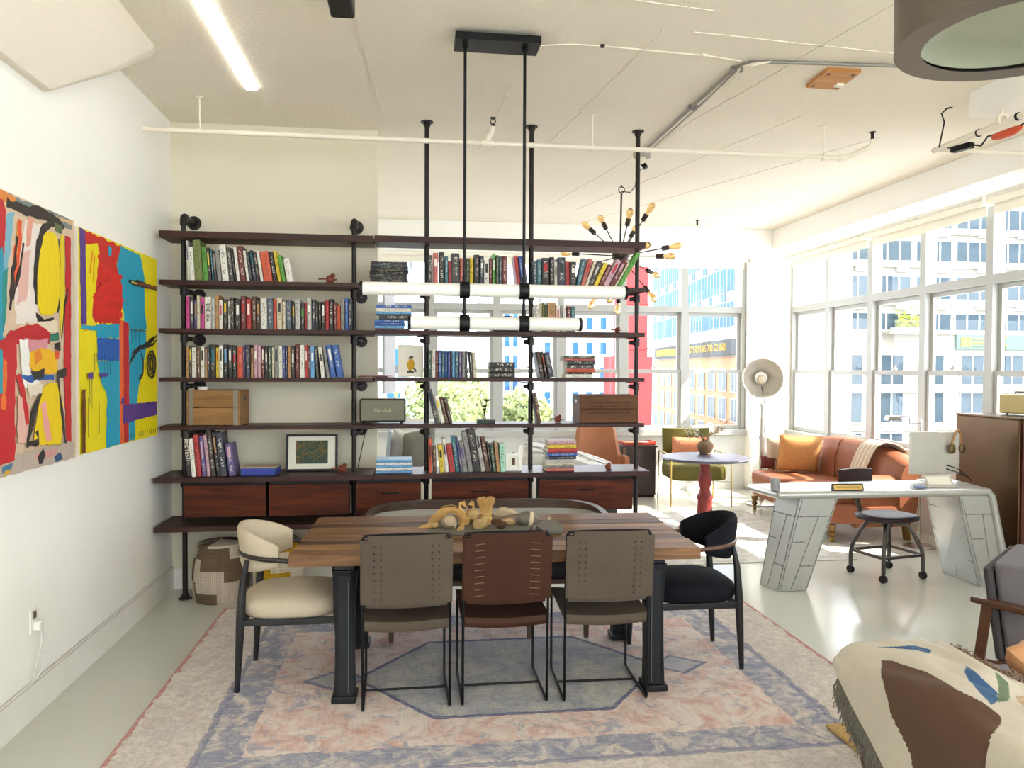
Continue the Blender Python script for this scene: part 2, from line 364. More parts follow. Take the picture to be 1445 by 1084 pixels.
building('corner_building', 'blank cream building edge beside the pale apartment block', (26.2, 50), 0, 4.1, 8, -14, 15, M_BC, [])
# the corner building with orange lower floors and blue glass above, seen along its front
M_ORG = mt('orange_brick_facade', '#a9825f', .85, var=.1, scale=2); M_WHITE = mt('white_concrete_outside', '#a3a39f', .85, var=.04)
PB, dB = V((36.0, 112.0, 0)), V((-.105, -1, 0)).normalized(); wB = 41
rB = thing('rental_building', 'orange brick building with blue glass floors beyond the far window by the column', 'building', (PB.x, PB.y, -14), atan2(dB.y, dB.x))
obj('lower_wall', bx(0, wB, 0, 5, 0, 17.0), M_ORG, rB); obj('upper_wall', bx(0, wB, 0, 5, 17.0, 36), M_WHITE, rB)
fw = None
for row in range(5):
    for k in range(10):
        if fw is None: fw = o = obj('window', bm_win(2.6, 2.3, 2, .06), [M_GLB, M_FRW], rB)
        else: o = fw.copy(); COL.objects.link(o); o.parent = rB
        o.location = (4.1 * k + 2.2, 0, 13.4 - 3.0 * row)
fw = None
for row in range(5):
    for k in range(16):
        if fw is None: fw = o = obj('glass_bay', bm_win(2.36, 2.6, 2, .03), [M_GLS, M_FRW], rB)
        else: o = fw.copy(); COL.objects.link(o); o.parent = rB
        o.location = (2.42 * k + 1.2, 0, 20.0 + 3.6 * row)
        if (k + row) % 2 == 0:
            o2 = fw.copy(); COL.objects.link(o2); o2.parent = rB; o2.name = 'low_pane'; o2.scale = (.55, 1, .32); o2.location = (2.42 * k + 1.2, -.02, 22.75 + 3.6 * row)
M_SIGND = mt('charcoal_sign', '#2b2c2b', .7)
obj('sign_band', bx(2.5, 40.2, -.35, 0, 17.15, 18.75), M_SIGND, rB)
text('sign_lettering', 'CITY RENTALS (718) 522-3500', 1.12, Matrix.Translation((29.7, -.36, 17.95)) @ FRONT, M_SIGNY, rB, .02)
q = MB(); rs = random.Random(12); x = 4.0
while x < 15: l = rs.uniform(.4, .75); q.box(x, x + l, -.38, -.35, 17.5, 18.4); x += l + .22
obj('unreadable_letters', q, M_SIGNY, rB, kind='stuff')
M_RED = mt('red_netting', '#9c2426', .8, var=.2, scale=.5)
obj('small_marks', MB().box(1.5, 2.7, -.2, -.15, .3, .38).box(1.5, 2.6, -.2, -.15, .55, .65).box(1.5, 2.7, -.2, -.15, .85, .95), M_SIGNY, r)
r = thing('red_tower', 'red netted tower rising behind the end of the open bookcase', 'tower', (13.9, 50, -14))
obj('shaft', bx(0, 1.75, 0, 2, 0, 26), M_RED, r); obj('lower_shaft', bx(-.7, 2.0, -.3, 2.2, 0, 16.5), M_RED, r)
for z in range(2, 26, 3): obj('floor_band', bx(-.05, 1.8, -.05, 2, z, z + .12), M_RED, r)
M_BLUEB = mt('pale_blue_panel', '#8398a3', .5, var=.15, scale=.8)
building('white_block', 'white far office block with rows of small windows behind the bookcase', (12.4, 74), RAD(-10), 9.4, 8, -14, 8.5, M_WHITE, [(z, 1.3, .7, 1.35, 1, M_GLS) for z in (-9, -6.6, -4.2, -1.8, .6, 3, 5.4)])
building('white_tower', 'slim white far tower with a grid of windows behind the sculpture', (8.9, 84), RAD(14), 3.2, 6, -14, 9.5, M_WHITE, [(z, 1.6, .7, 1.0, 1, M_GLS) for z in (-8, -5.6, -3.2, -.8, 1.6, 4, 6.4)])
building('blue_house', 'light blue far building seen through the bookcase beside the stub wall', (-6.4, 60), 0, 6.2, 6, -14, 10.0, M_BLUEB, [(z, 2, 1.2, 2.0, 1, M_GLS) for z in (-9, -5.6, -2.2, 1.2, 4.6)])
building('low_house', 'low pale far building beneath the trees behind the bookcase', (3.2, 70), 0, 9, 6, -14, -3.2, M_BC, [(z, 1.2, .9, 1.5, 1, M_GLB) for z in (-9, -6.3)])
M_LEAF = mt('street_tree_leaves', '#74804f', .8, var=.4, scale=1.5); M_TRUNK = mt('bark', '#5b4a3a', .9)
def tree(p, h, rad, lab, seed):
    r = thing('street_tree', lab, 'tree', p); g = random.Random(seed)
    obj('trunk', MB().tube([(0, 0, 0), (.1, 0, h * .5), (0, .1, h * .8)], [.3, .22, .1], 8), M_TRUNK, r, 40)
    q = MB()
    for _ in range(900):
        a, b, k = g.uniform(0, 2 * pi), g.uniform(-1, 1), g.uniform(.55, 1)
        d = V((cos(a) * sqrt(1 - b * b), sin(a) * sqrt(1 - b * b), b * .8)) * rad * k
        d *= 1 + .25 * sin(3 * a + 2 * b); c = V((0, 0, h)) + d; u = V((g.gauss(0, 1), g.gauss(0, 1), g.gauss(0, 1))).normalized(); v2 = u.orthogonal().normalized(); s_ = g.uniform(.18, .4)
        q.add([c - u * s_, c + v2 * s_ * .5, c + u * s_, c - v2 * s_ * .5], [(0, 1, 2, 3)])
    obj('foliage', q, M_LEAF, r, kind='stuff')
tree((2.0, 48, -14), 13.3, 3.0, 'leafy green tree nearest the blue house beyond the far windows', 1)
tree((4.0, 62, -14), 13.2, 2.6, 'leafy green tree in the middle beyond the far windows', 2)
tree((8.2, 56, -14), 12.2, 2.2, 'leafy green tree below the slim white tower', 3)
r = thing('terrace_bush', 'yellow green bush in a planter on a terrace of the pale apartment block', 'bush', (41.0, 59.3, 4.86)); g = random.Random(21); q = MB()
obj('planter', bx(-1.5, .9, -.3, .3, 0, .35), M_FRW, r)
for _ in range(500):
    c = V((g.uniform(-1, 1.1), g.gauss(0, .22), .35 + abs(g.gauss(0, .5)) * 1.1)); u = V((g.gauss(0, 1), g.gauss(0, 1), g.gauss(0, 1))).normalized(); v2 = u.orthogonal().normalized(); q.add([c - u * .15, c + v2 * .08, c + u * .15, c - v2 * .08], [(0, 1, 2, 3)])
obj('foliage', q, mt('bush_leaves', '#8f9a2e', .8, var=.4, scale=3), r, kind='stuff')

# ---------------------------------------------------------------- pipe bookcases
YP = 5.71
ZS = [2.593, 2.255, 1.920, 1.580, 1.245, .895, .557]     # tops of the boards, highest first
TH = [.046, .034, .032, .028, .029, .036, .036]
def fitting(q, x, z): q.cyl((x, YP, z - .028), (x, YP, z + .028), .026, n=12)
def pipe(root, x, z0, z1, ftop):
    q = MB().cyl((x, YP, z0 + .004), (x, YP, z1), .0175, n=14); obj('pipe', q, M_PIPE, root, 40)
    q = MB()
    for z, tk in zip(ZS[1:6], TH[1:6]):
        if z - tk < z1 and z > z0: fitting(q, x, z - tk - .032)
    obj('pipe_couplings', q, M_PIPE, root, 40, kind='stuff')
    q = MB().cyl((x, YP, z0), (x, YP, z0 + .008), .046, n=20).cyl((x, YP, z0 + .008), (x, YP, z0 + .035), .025, n=14); obj('floor_flange', q, M_PIPE, root, 40)
    if ftop == 'ceiling':
        q = MB().cyl((x, YP, ZC - .008), (x, YP, ZC), .046, n=20).cyl((x, YP, ZC - .035), (x, YP, ZC - .008), .025, n=14); obj('ceiling_flange', q, M_PIPE, root, 40)
    else:
        q = MB().tube([(x, YP, z1 - .05), (x, YP, z1 - .01), (x, YP + .01, z1 + .008), (x, YP + .03, z1 + .015), (x, YP + .06, z1 + .015)], .025, 12).cyl((x, YP + .05, z1 + .015), (x, 5.972, z1 + .015), .0175, n=12); obj('elbow_arm', q, M_PIPE, root, 40)
        q = MB().cyl((x, 5.972, z1 + .015), (x, 5.98, z1 + .015), .052, n=20).cyl((x, 5.945, z1 + .015), (x, 5.972, z1 + .015), .025, n=12)
        for k in range(4): q.cyl((x + .034 * cos(k * pi / 2 + .7), 5.968, z1 + .015 + .034 * sin(k * pi / 2 + .7)), (x + .034 * cos(k * pi / 2 + .7), 5.973, z1 + .015 + .034 * sin(k * pi / 2 + .7)), .006, n=8)
        obj('wall_flange', q, M_PIPE, root, 40)
def brackets(root, x, sgn, wall):
    for z, tk in zip(ZS[1:6], TH[1:6]):
        zz = z - tk - .034
        q = MB().tube([(x + sgn * .01, YP, zz), (x + sgn * .03, YP + .004, zz), (x + sgn * .036, YP + .02, zz)], .018, 10)
        q.cyl((x + sgn * .036, YP + .015, zz), (x + sgn * .036, 5.975 if wall else YP + .05, zz), .0165, n=10)
        if wall: q.cyl((x + sgn * .036, 5.97, zz), (x + sgn * .036, 5.98, zz), .045, n=16)
        else: q.cyl((x + sgn * .036, YP + .02, zz + .026), (x + sgn * .036, YP + .02, zz + .034), .036, n=16)
        obj('shelf_bracket', q, M_PIPE, root, 40)
def board(root, x0, x1, k, dz=0):
    lo = k >= 5; o = obj('shelf_board', bx(x0, x1, 5.49 if lo else 5.565, 5.91 if lo else 5.845, ZS[k] - TH[k] + dz, ZS[k] + dz), M_SHELF, root, bevel=.003); return o
bcL = thing('pipe_bookcase', 'dark wood and iron pipe bookcase fixed to the short wall', 'bookcase')
bcR = thing('pipe_bookcase', 'open dark wood and iron pipe bookcase standing free before the far windows', 'bookcase')
for k in range(7): board(bcL, -1.728 if k < 5 else -1.748, -.275 if k < 6 else -.275, k)
for k in range(6): board(bcR, -.268, 1.722 if k < 5 else 1.745, k, .004)
for x in (-1.604, -.42): pipe(bcL, x, 0, 2.705, 'wall'); brackets(bcL, x, 1, True)
for x in (.105, .882, 1.70): pipe(bcR, x, 0, ZC, 'ceiling'); brackets(bcR, x, -1, False)
def cabinet(x0, x1, z1, z0, lab, hx=None):
    r = thing('hanging_cabinet', lab, 'cabinet', ((x0 + x1) / 2, 5.51, z0)); w_, h_ = (x1 - x0) / 2, z1 - z0
    obj('body', bx(-w_ + .004, w_ - .004, .022, .165, .0, h_ - .001), M_BLACK, r)
    d = obj('door', bx(-w_, w_, 0, .02, .006, h_ - .022), M_DRAWER, r, bevel=.002)
    if hx is not None: obj('handle', MB().tube([(hx - .06, -.0, h_ * .62), (hx - .06, -.02, h_ * .62), (hx + .06, -.02, h_ * .62), (hx + .06, 0, h_ * .62)], .005, 8), M_BLACK, d, 40)
X = lambda px, py=700, y=5.5: on(px, py, 1, y).x
zb, zt = .612, ZS[5] - TH[5]
cabinet(X(259), X(374.5), zt, zb, 'red brown cabinet under the bookcase, next to the painted wall')
cabinet(X(379), X(492), zt, zb, 'red brown cabinet under the framed dark picture on the wall bookcase')
cabinet(X(502.5), X(594), zt, zb, 'red brown cabinet under the stack of pale blue magazines', .01)
cabinet(X(609), X(746), zt + .004, zb, 'red brown cabinet under the small white photo frame', .0)
cabinet(X(761), X(893), zt + .004, zb, 'red brown cabinet at the open end of the free bookcase', .0)
# ---------------------------------------------------------------- books
t = NT('book_cover', .5, 0, .4)
oi = t.n('ObjectInfo'); uv = t.xyz(t.co('UV')); col = oi.outputs['Color']
rgb = t.n('SeparateColor'); t.put(rgb.inputs[0], col)
lum = t.math('ADD', t.math('MULTIPLY', rgb.outputs[0], .35), t.math('MULTIPLY', rgb.outputs[1], .6))
ink = t.mix(t.math('GREATER_THAN', lum, .16), '#e8e2d0', '#26221f')
cb = t.n('CombineXYZ'); t.put(cb.inputs[0], t.math('MULTIPLY', uv[0], 2.2)); t.put(cb.inputs[1], t.math('MULTIPLY', uv[1], 22.0)); t.put(cb.inputs[2], t.math('MULTIPLY', oi.outputs['Random'], 91.0))
nz = t.noise(cb.outputs[0], 1.6, 1, .5)
inx = t.math('LESS_THAN', t.math('ABSOLUTE', t.math('SUBTRACT', uv[0], .5)), .24)
vlo = t.math('GREATER_THAN', uv[1], t.math('MULTIPLY_ADD', oi.outputs['Random'], .2, .12)); vhi = t.math('LESS_THAN', uv[1], .88)
gap = t.math('GREATER_THAN', t.math('ABSOLUTE', t.math('SUBTRACT', uv[1], t.math('MULTIPLY_ADD', oi.outputs['Random'], .3, .35))), .05)
msk = t.math('MULTIPLY', t.math('MULTIPLY', inx, gap), t.math('MULTIPLY', t.math('MULTIPLY', vlo, vhi), t.math('GREATER_THAN', nz, .56)))
wv = t.noise(t.co(), 6, 3)
t.col(t.mix(t.math('MULTIPLY', msk, .8), t.mix(t.math('MULTIPLY', wv, .25), col, '#8a8378'), ink)); M_BOOK = t.m
M_PAGES = mt('book_pages', '#e9e1cd', .9, var=.08, scale=60, stretch=(1, 1, 20))
M_BAND = NT('book_band', .5); M_BAND.put(M_BAND.b.inputs['Base Color'], M_BAND.n('ObjectInfo').outputs['Color']); M_BAND = M_BAND.m
def book_mesh():
    th = .045; n = 6; q = MB()        # unit book: x 0..1 thickness, y 0 spine .. 1, z 0..1; spine slightly round
    pr = [(-0.0 + .5 - .5 * cos(pi * k / n), -.028 * sin(pi * k / n)) for k in range(n + 1)]
    ring = [(0, 1.0)] + pr + [(1, 1.0), (.93, 1.0), (.93, .035), (.07, .035), (.07, 1.0)]
    m = len(ring); q.v = [(x, y, z) for z in (0, 1) for x, y in ring]
    for i in range(m): q.f.append((i, (i + 1) % m, m + (i + 1) % m, m + i))
    L = m - 1
    idx = list(range(m))
    q.f += [(0, 1, L - 1, L), tuple(range(1, n + 2)) + (L - 2, L - 1), (n + 1, n + 2, L - 3, L - 2)]
    q.f += [tuple(reversed([i + m for i in f])) for f in q.f[-3:]]; q.mi = [0] * len(q.f)
    o = obj('book', q, M_BOOK); me = o.data; COL.objects.unlink(o); bpy.data.objects.remove(o)
    uvl = me.uv_layers.new(name='UVMap')
    for p in me.polygons:
        c = p.center; sp = c.y < .0 and abs(p.normal.z) < .5 and p.normal.y < -.2
        for li in p.loop_indices:
            v_ = me.vertices[me.loops[li].vertex_index].co; uvl.data[li].uv = (v_.x, v_.z) if sp else (-1, -1)
    return me
ME_BOOK = book_mesh()
def plain_mesh(nm, mb, m):
    o = obj(nm, mb, m); me = o.data; COL.objects.unlink(o); bpy.data.objects.remove(o); return me
ME_PAGES = plain_mesh('pages', bx(.08, .92, .04, .975, .015, .985), M_PAGES)
ME_BAND = plain_mesh('spine_label', MB().sheet(lambda u, v: (.06 + .88 * u, -.031 * sin(pi * (.02 + .96 * u)) - .004, v), 5, 1), M_BAND)
CN = {'w': ('#ece8de', 'white'), 'c': ('#d9cfb4', 'cream'), 'k': ('#1c1b1e', 'black'), 'n': ('#202a44', 'navy'), 's': ('#46586a', 'slate blue'), 'g': ('#8c8b88', 'grey'), 'G': ('#c0beb8', 'light grey'), 'h': ('#3b3a3d', 'charcoal'),
      'r': ('#b3242a', 'red'), 'd': ('#6a1622', 'dark red'), 'o': ('#d2522c', 'orange red'), 'y': ('#e3c42a', 'yellow'), 'l': ('#6b7a34', 'olive green'), 'e': ('#56a03a', 'bright green'), 'E': ('#2c4a37', 'dark green'), 't': ('#2b6d7d', 'teal'),
      'b': ('#2a5fae', 'blue'), 'B': ('#69a8dc', 'light blue'), 'p': ('#cc3b8d', 'magenta'), 'P': ('#c9a0ad', 'pale pink'), 'a': ('#b98a57', 'tan'), 'x': ('#5a3320', 'brown'), 'X': ('#35231d', 'dark brown'), 'm': ('#a9e0c4', 'mint green'), 'u': ('#5b4a86', 'purple'), 'q': ('#c96a63', 'salmon'), 'i': ('#4a4f9e', 'indigo')}
ORD = 'first second third fourth fifth sixth seventh eighth ninth tenth eleventh twelfth thirteenth fourteenth fifteenth sixteenth seventeenth eighteenth nineteenth twentieth'.split()
TEN = {20: 'twenty', 30: 'thirty', 40: 'forty', 50: 'fifty'}
def ordinal(n):
    if n <= 20: return ORD[n - 1]
    a, b = n // 10 * 10, n % 10
    return TEN[a] + '-' + ORD[b - 1] if b else TEN[a][:-1] + 'ieth'
rb = random.Random(11)
def book(loc, dims, c, lean, label, group, bands=(), lay=None):
    o = bpy.data.objects.new('book', ME_BOOK); COL.objects.link(o); tag(o, label, 'book', group)
    o.color = lin(CN[c][0] if c in CN else c)
    p = bpy.data.objects.new('pages', ME_PAGES); COL.objects.link(p); p.parent = o
    for z0, z1, bc in bands:
        q = bpy.data.objects.new('spine_label', ME_BAND); COL.objects.link(q); q.parent = o; q.location = (0, 0, z0); q.scale = (1, 1, z1 - z0); q.color = lin(CN[bc][0])
    S_ = Matrix.Diagonal((dims[0], dims[1], dims[2], 1))
    if lay is not None: o.matrix_world = Matrix.Translation(loc) @ Matrix.Rotation(lay, 4, 'Z') @ Matrix.Translation((-dims[2] / 2, 0, dims[0])) @ Matrix.Rotation(pi / 2, 4, 'Y') @ S_
    elif lean <= 0: o.matrix_world = Matrix.Translation(loc) @ Matrix.Rotation(lean, 4, 'Y') @ S_          # tops lean to -x, pivot on the low edge
    else: o.matrix_world = Matrix.Translation(loc) @ Matrix.Rotation(lean, 4, 'Y') @ Matrix.Translation((-dims[0], 0, 0)) @ S_
    return o
def row(zm, base_py, zshelf, yfront, spec, where, group, l0=0, l1=0, depth=.16, start=1):
    """spec: 'x0-x1-top colours' in zoom pixels; the first colour is the cover, further ones are bands on the spine"""
    its = [s_.split() for s_ in spec.strip().split(',')]; n = len(its); shift = lp = hp = 0
    for i, it in enumerate(its):
        a, b, tp = [float(v_) for v_ in it[0].split('-')]; cs = it[1]
        lean = -RAD(float(it[2])) if len(it) > 2 else -RAD(l0 + (l1 - l0) * i / max(1, n - 1))
        (pa, _), (pb, py1) = zm(a, tp), zm(b, tp)
        xa, xb = on(pa, base_py, 1, yfront).x, on(pb, base_py, 1, yfront).x
        if i and lean < 0 and its[i-1:] and abs(lean) > abs(lp) + 1e-4: shift += hp * (math.tan(abs(lean)) - math.tan(abs(lp)))
        xa += shift; xb += shift
        h = (base_py - py1) * (yfront / FOC) * .995 / cos(lean) - (abs(math.tan(lean)) * (xb - xa) * 0)
        lp, hp = min(0, lean), h
        wd = max(.008, (xb - xa) * cos(lean) - .0012)
        nm = CN[cs[0]][1]; bands = []
        if len(cs) > 1:
            z = .06
            for k, cc in enumerate(cs[1:]): bands.append((.52 - .36 * k + rb.uniform(-.06, .06), .80 - .36 * k + rb.uniform(-.05, .1), cc))
            nm += ' and ' + CN[cs[1]][1]
        sz = 'thick ' if wd > .04 else 'thin ' if wd < .018 else ''
        lab = '%s%s book, %s from %s' % (sz, nm, ordinal(i + start), where)
        yy = yfront + rb.uniform(0, .02)
        book((xa if lean <= 0 else xb, yy, zshelf + .0006), (wd, depth * rb.uniform(.85, 1.05), h), cs[0], lean, lab, group, bands)
ZA = zoom(220, 300, 4.817); ZB = zoom(220, 520, 4.817); ZD = zoom(500, 300, 4.817); ZE = zoom(700, 320, 4.817); ZF = zoom(530, 480, 5.42); ZG = zoom(500, 500, 4.817); ZH = zoom(700, 510, 4.817)
row(ZA, 395, ZS[1], 5.60, '213-228-197 wu,229-262-240 w,264-316-195 l,318-352-240 e,353-373-242 ky,375-387-250 t,388-408-262 kg,410-437-255 g,440-486-222 w,489-519-240 h,521-533-245 k,535-557-235 w,559-597-228 d,599-618-256 w,620-638-262 n,640-664-252 nt,666-688-262 k,690-710-257 w,712-769-260 o,772-800-258 k,803-828-252 y,832-858-283 e,862-905-303 w', 'wall end, top row, wall bookcase', 'books on the top row of the wall bookcase', 3, 10)
row(ZA, 464, ZS[2], 5.60, '200-226-580 p,228-254-583 nw,256-277-600 ua,279-299-573 c,301-327-585 pk,330-374-580 w,377-401-590 G,404-428-568 a,430-454-600 wr,457-486-595 ky,488-504-605 wk,508-531-582 X,534-573-590 kw,578-612-572 dr,614-646-590 rw,650-680-572 x,683-708-600 Xa,708-754-585 w,757-797-583 s,799-819-588 or,822-858-582 ck,861-882-605 c,885-921-595 s,924-944-612 ky,946-981-590 G,984-1010-612 ke,1012-1026-606 r,1028-1058-580 Gw,1061-1083-587 n,1085-1103-600 k,1105-1122-603 k,1124-1149-600 kw,1152-1176-590 r,1179-1206-582 k,1208-1229-603 d,1231-1254-625 o,1257-1283-580 g,1285-1307-575 b,1309-1332-579 n', 'wall end, second row, wall bookcase', 'books on the second row of the wall bookcase', .3, .6)
row(ZA, 533, ZS[3], 5.60, '205-222-918 a,223-240-915 Xy,241-273-925 w,275-300-925 x,302-328-920 wk,330-347-935 ab,349-363-908 n,365-403-905 kt,406-428-925 yo,430-456-912 wk,458-486-905 kB,488-517-908 kw,520-546-920 kr,550-590-920 oq,592-605-908 u,607-640-905 n,642-661-925 aX,663-690-905 Pw,692-714-910 P,716-736-910 dw,738-761-915 kw,763-785-910 E,787-800-920 c,802-832-910 gk,835-859-910 w,861-876-912 i,878-894-910 n,897-916-915 a,918-943-912 kw,945-975-900 d,978-1010-905 w,1012-1030-905 rw,1032-1046-910 d,1050-1077-910 Bw,1080-1098-912 h 3,1101-1127-918 wX 6,1131-1152-912 g 8,1156-1192-906 bw 9,1197-1236-905 b 9', 'wall end, third row, wall bookcase', 'books on the third row of the wall bookcase', .2, .5, .15)
row(ZB, 669.5, ZS[5], 5.53, '208-242-425 k,244-272-470 w,275-308-447 r,311-340-455 uP,342-366-450 P,370-400-420 X 6,404-426-432 ka 7,430-474-435 n 7,480-526-507 uP 8', 'wall end, bottom row, wall bookcase', 'books on the bottom row of the wall bookcase', 5, 6, .15)
zP = on(225, 600, 1, 5.5)
o = [o_ for o_ in bpy.data.objects if o_.get('label', '').startswith('black book, first') or o_.get('label', '').startswith('thick black book, first')][0]
text('spine_lettering', 'PROTEST!', .036, Matrix.Translation(o.location + V((-.002, -.0075, .185))) @ Matrix.Rotation(-RAD(5), 4, 'Y') @ FRONT @ Matrix.Rotation(-pi / 2, 4, 'Z'), M_PAGES)
tx = COL.objects[-1]; mw = tx.matrix_world.copy(); tx.parent = o; bpy.context.view_layer.update(); tx.matrix_parent_inverse = o.matrix_world.inverted()
o = [o_ for o_ in bpy.data.objects if o_.get('label', '').endswith('white book, sixth from wall end, second row, wall bookcase')][0]
tx = text('spine_lettering', 'THE IRA', .036, Matrix.Translation(o.location + V((.020, -.0065, .115))) @ FRONT @ Matrix.Rotation(-pi / 2, 4, 'Z'), M_BLACK); bpy.context.view_layer.update(); tx.parent = o; tx.matrix_parent_inverse = o.matrix_world.inverted()
R_ = 'iron pipe by the stub wall, '
row(ZD, 402, ZS[1] + .004, 5.60, '502-532-295 h,537-571-278 qw,577-613-272 k,616-639-300 t,641-659-330 r,661-716-277 h,720-747-310 q,749-762-308 a,764-784-310 E,786-811-305 y,815-853-283 k,855-882-292 nw,884-917-318 wk,920-938-305 d,941-962-276 ew,965-983-285 E,986-1006-290 s,1009-1040-290 d,1087-1112-285 r 6,1117-1137-288 b 8,1139-1158-288 uw 8', 'first pipe, top row, free bookcase', 'books on the top row of the free bookcase, first bay', .3, .6)
row(ZE, 402.5, ZS[1] + .004, 5.60, '256-280-222 s,282-310-213 t,315-366-200 kr,368-397-195 k,399-420-228 wk,423-472-195 nk,474-503-222 r,505-545-225 kw', 'middle pipe, top row, free bookcase', 'books on the top row of the free bookcase, second bay', .3, .6)
row(ZE, 402.5, ZS[1] + .004, 5.575, '546-572-205 t -13,574-600-207 qr -17,602-622-225 c -20,624-657-225 hG -22,659-689-235 y -25,691-720-248 d -27,723-762-215 Pr -28,765-800-212 dP -29,802-818-225 c -30,822-856-160 e -30', 'upright ones, leaning to end pipe, free bookcase', 'leaning books on the top row of the free bookcase', depth=.1)
row(ZE, 469, ZS[2] + .004, 5.60, '258-271-545 G,273-297-540 w,299-316-520 c,317-331-518 l,333-351-530 El,353-406-512 a,409-434-535 wr,437-456-540 g,458-481-530 w,484-510-540 d,512-541-540 t', 'middle pipe, second row, free bookcase', 'books on the second row of the free bookcase', 0, 0)
row(ZF, 533, ZS[3] + .004, 5.60, '404-430-80 E,432-458-66 wP,460-480-80 d,482-504-75 b,506-530-84 t,532-552-84 b,554-571-84 i,573-585-82 k,587-606-84 B,608-636-84 t,638-660-84 u,662-689-84 g,691-706-84 k,714-733-86 kw 4,736-762-90 c 4', 'first pipe, third row, free bookcase', 'books on the third row of the free bookcase', 0, 0, .16)
row(ZE, 533.5, ZS[3] + .004, 5.60, '304-332-848 Xx 10,334-352-850 Xr 11,356-394-855 n 12', 'middle pipe, leaning, third row, free bookcase', 'leaning books in the second bay of the third row', 10, 12, .18)
row(ZG, 597, ZS[4] + .004, 5.60, '550-582-236 hn 13,585-612-280 wy 14,618-640-290 x 14,643-668-292 Xx 14', 'first pipe, leaning beside the bronze sculpture', 'leaning books beside the small bronze sculpture', 13, 14, .18)
row(ZG, 597, ZS[4] + .004, 5.60, '1250-1272-262 x 9', 'middle pipe, leaning alone by the carved figure', 'lone book')
row(ZG, 664, ZS[5] + .004, 5.55, '508-530-560 ok 1,532-558-610 x 2,570-602-602 yk 5,604-626-560 wX 6,628-665-600 r 7,667-697-545 t 8,699-712-552 ub 8,714-744-580 gu 9,746-779-515 g 10,781-832-500 k 10,834-862-500 Gk 10,864-892-552 x 9,894-908-590 k 8,910-936-600 E 7,938-961-585 a 6,964-998-595 m 3', 'first pipe, bottom row, free bookcase', 'books on the bottom row of the free bookcase', 0, 0, .15)
def stack(cx, zsh, yf, px_w, items, lab, group, depth=.19):
    """items: (height, width, colour, x offset) from the shelf upwards"""
    z = zsh + .0006; n = len(items)
    for i, (h, wd, c, dx) in enumerate(items):
        nm = CN[c][1]; where = 'lowest' if i == 0 else 'topmost' if i == n - 1 else ordinal(i + 1) + ' from the shelf'
        book((cx + dx, yf + rb.uniform(0, .02), z), (h - .0006, depth * rb.uniform(.9, 1.05), wd), c, 0, '%s %s, %s' % (nm, lab, where), group, (), lay=rb.uniform(-.03, .03)); z += h
K = 5.6 / FOC * .995
sx = lambda px: on(px, 450, 1, 5.62).x
stack(sx(549), ZS[1] + .004, 5.60, 1, [(.0098, .262 + rb.uniform(-.008, .008), rb.choice('hhhks'), rb.uniform(-.006, .006)) for _ in range(16)], 'magazine in the tall dark stack beside the stub wall', 'stack of dark magazines', .2)
stack(sx(555.5), ZS[2] + .004, 5.60, 1, [(.012, .24, 'd', -.01), (.022, .21, 'B', -.03), (.022, .215, 'b', -.028), (.022, .21, 'b', -.03), (.036, .24, 'h', .012), (.018, .255, 'B', 0), (.026, .245, 'w', 0), (.026, .25, 'b', .002)], 'book in the blue stack beside the stub wall', 'stack of blue books', .18)
stack(sx(818), ZS[3] + .004, 5.60, 1, [(.027, .20, 'w', -.01), (.016, .19, 'X', .0), (.026, .215, 'o', .008), (.03, .205, 'h', .005), (.03, .21, 'k', .008), (.015, .23, 'q', 0), (.021, .232, 'E', -.004)], 'book in the end stack, third row', 'stack of books on the third row', .16)
stack(sx(709), ZS[3] + .004, 5.62, 1, [(.038, .19, 'k', 0), (.038, .19, 'k', 0), (.038, .19, 'k', 0)], 'boxed volume in the low stack of three', 'three black volumes', .14)
stack(sx(788.5), ZS[5] + .004, 5.53, 1, [(.022, .21, 'q', 0), (.018, .212, 'g', 0), (.018, .21, 'c', .0), (.03, .21, 'G', -.002), (.021, .20, 'n', .02), (.028, .225, 'b', .016), (.03, .215, 'r', .018), (.028, .205, 'y', .016), (.028, .21, 'P', .016)], 'book in the colourful stack, bottom shelf', 'colourful stack on the bottom shelf', .19)
stack(sx(557), ZS[5] + .004, 5.53, 1, [(.0195, .26 - .002 * k, 'w' if k % 2 else 'B', rb.uniform(-.004, .004)) for k in range(5)], 'magazine in the pale stack on the bottom shelf', 'stack of pale magazines', .2)
stack(sx(530), ZS[3] + .006, 5.60, 1, [(.006, .21, 'd', -.02), (.005, .23, 'P', 0), (.005, .16, 'P', -.03)], 'thin magazine across the joint of the two bookcases', 'thin magazines on the third row', .2)
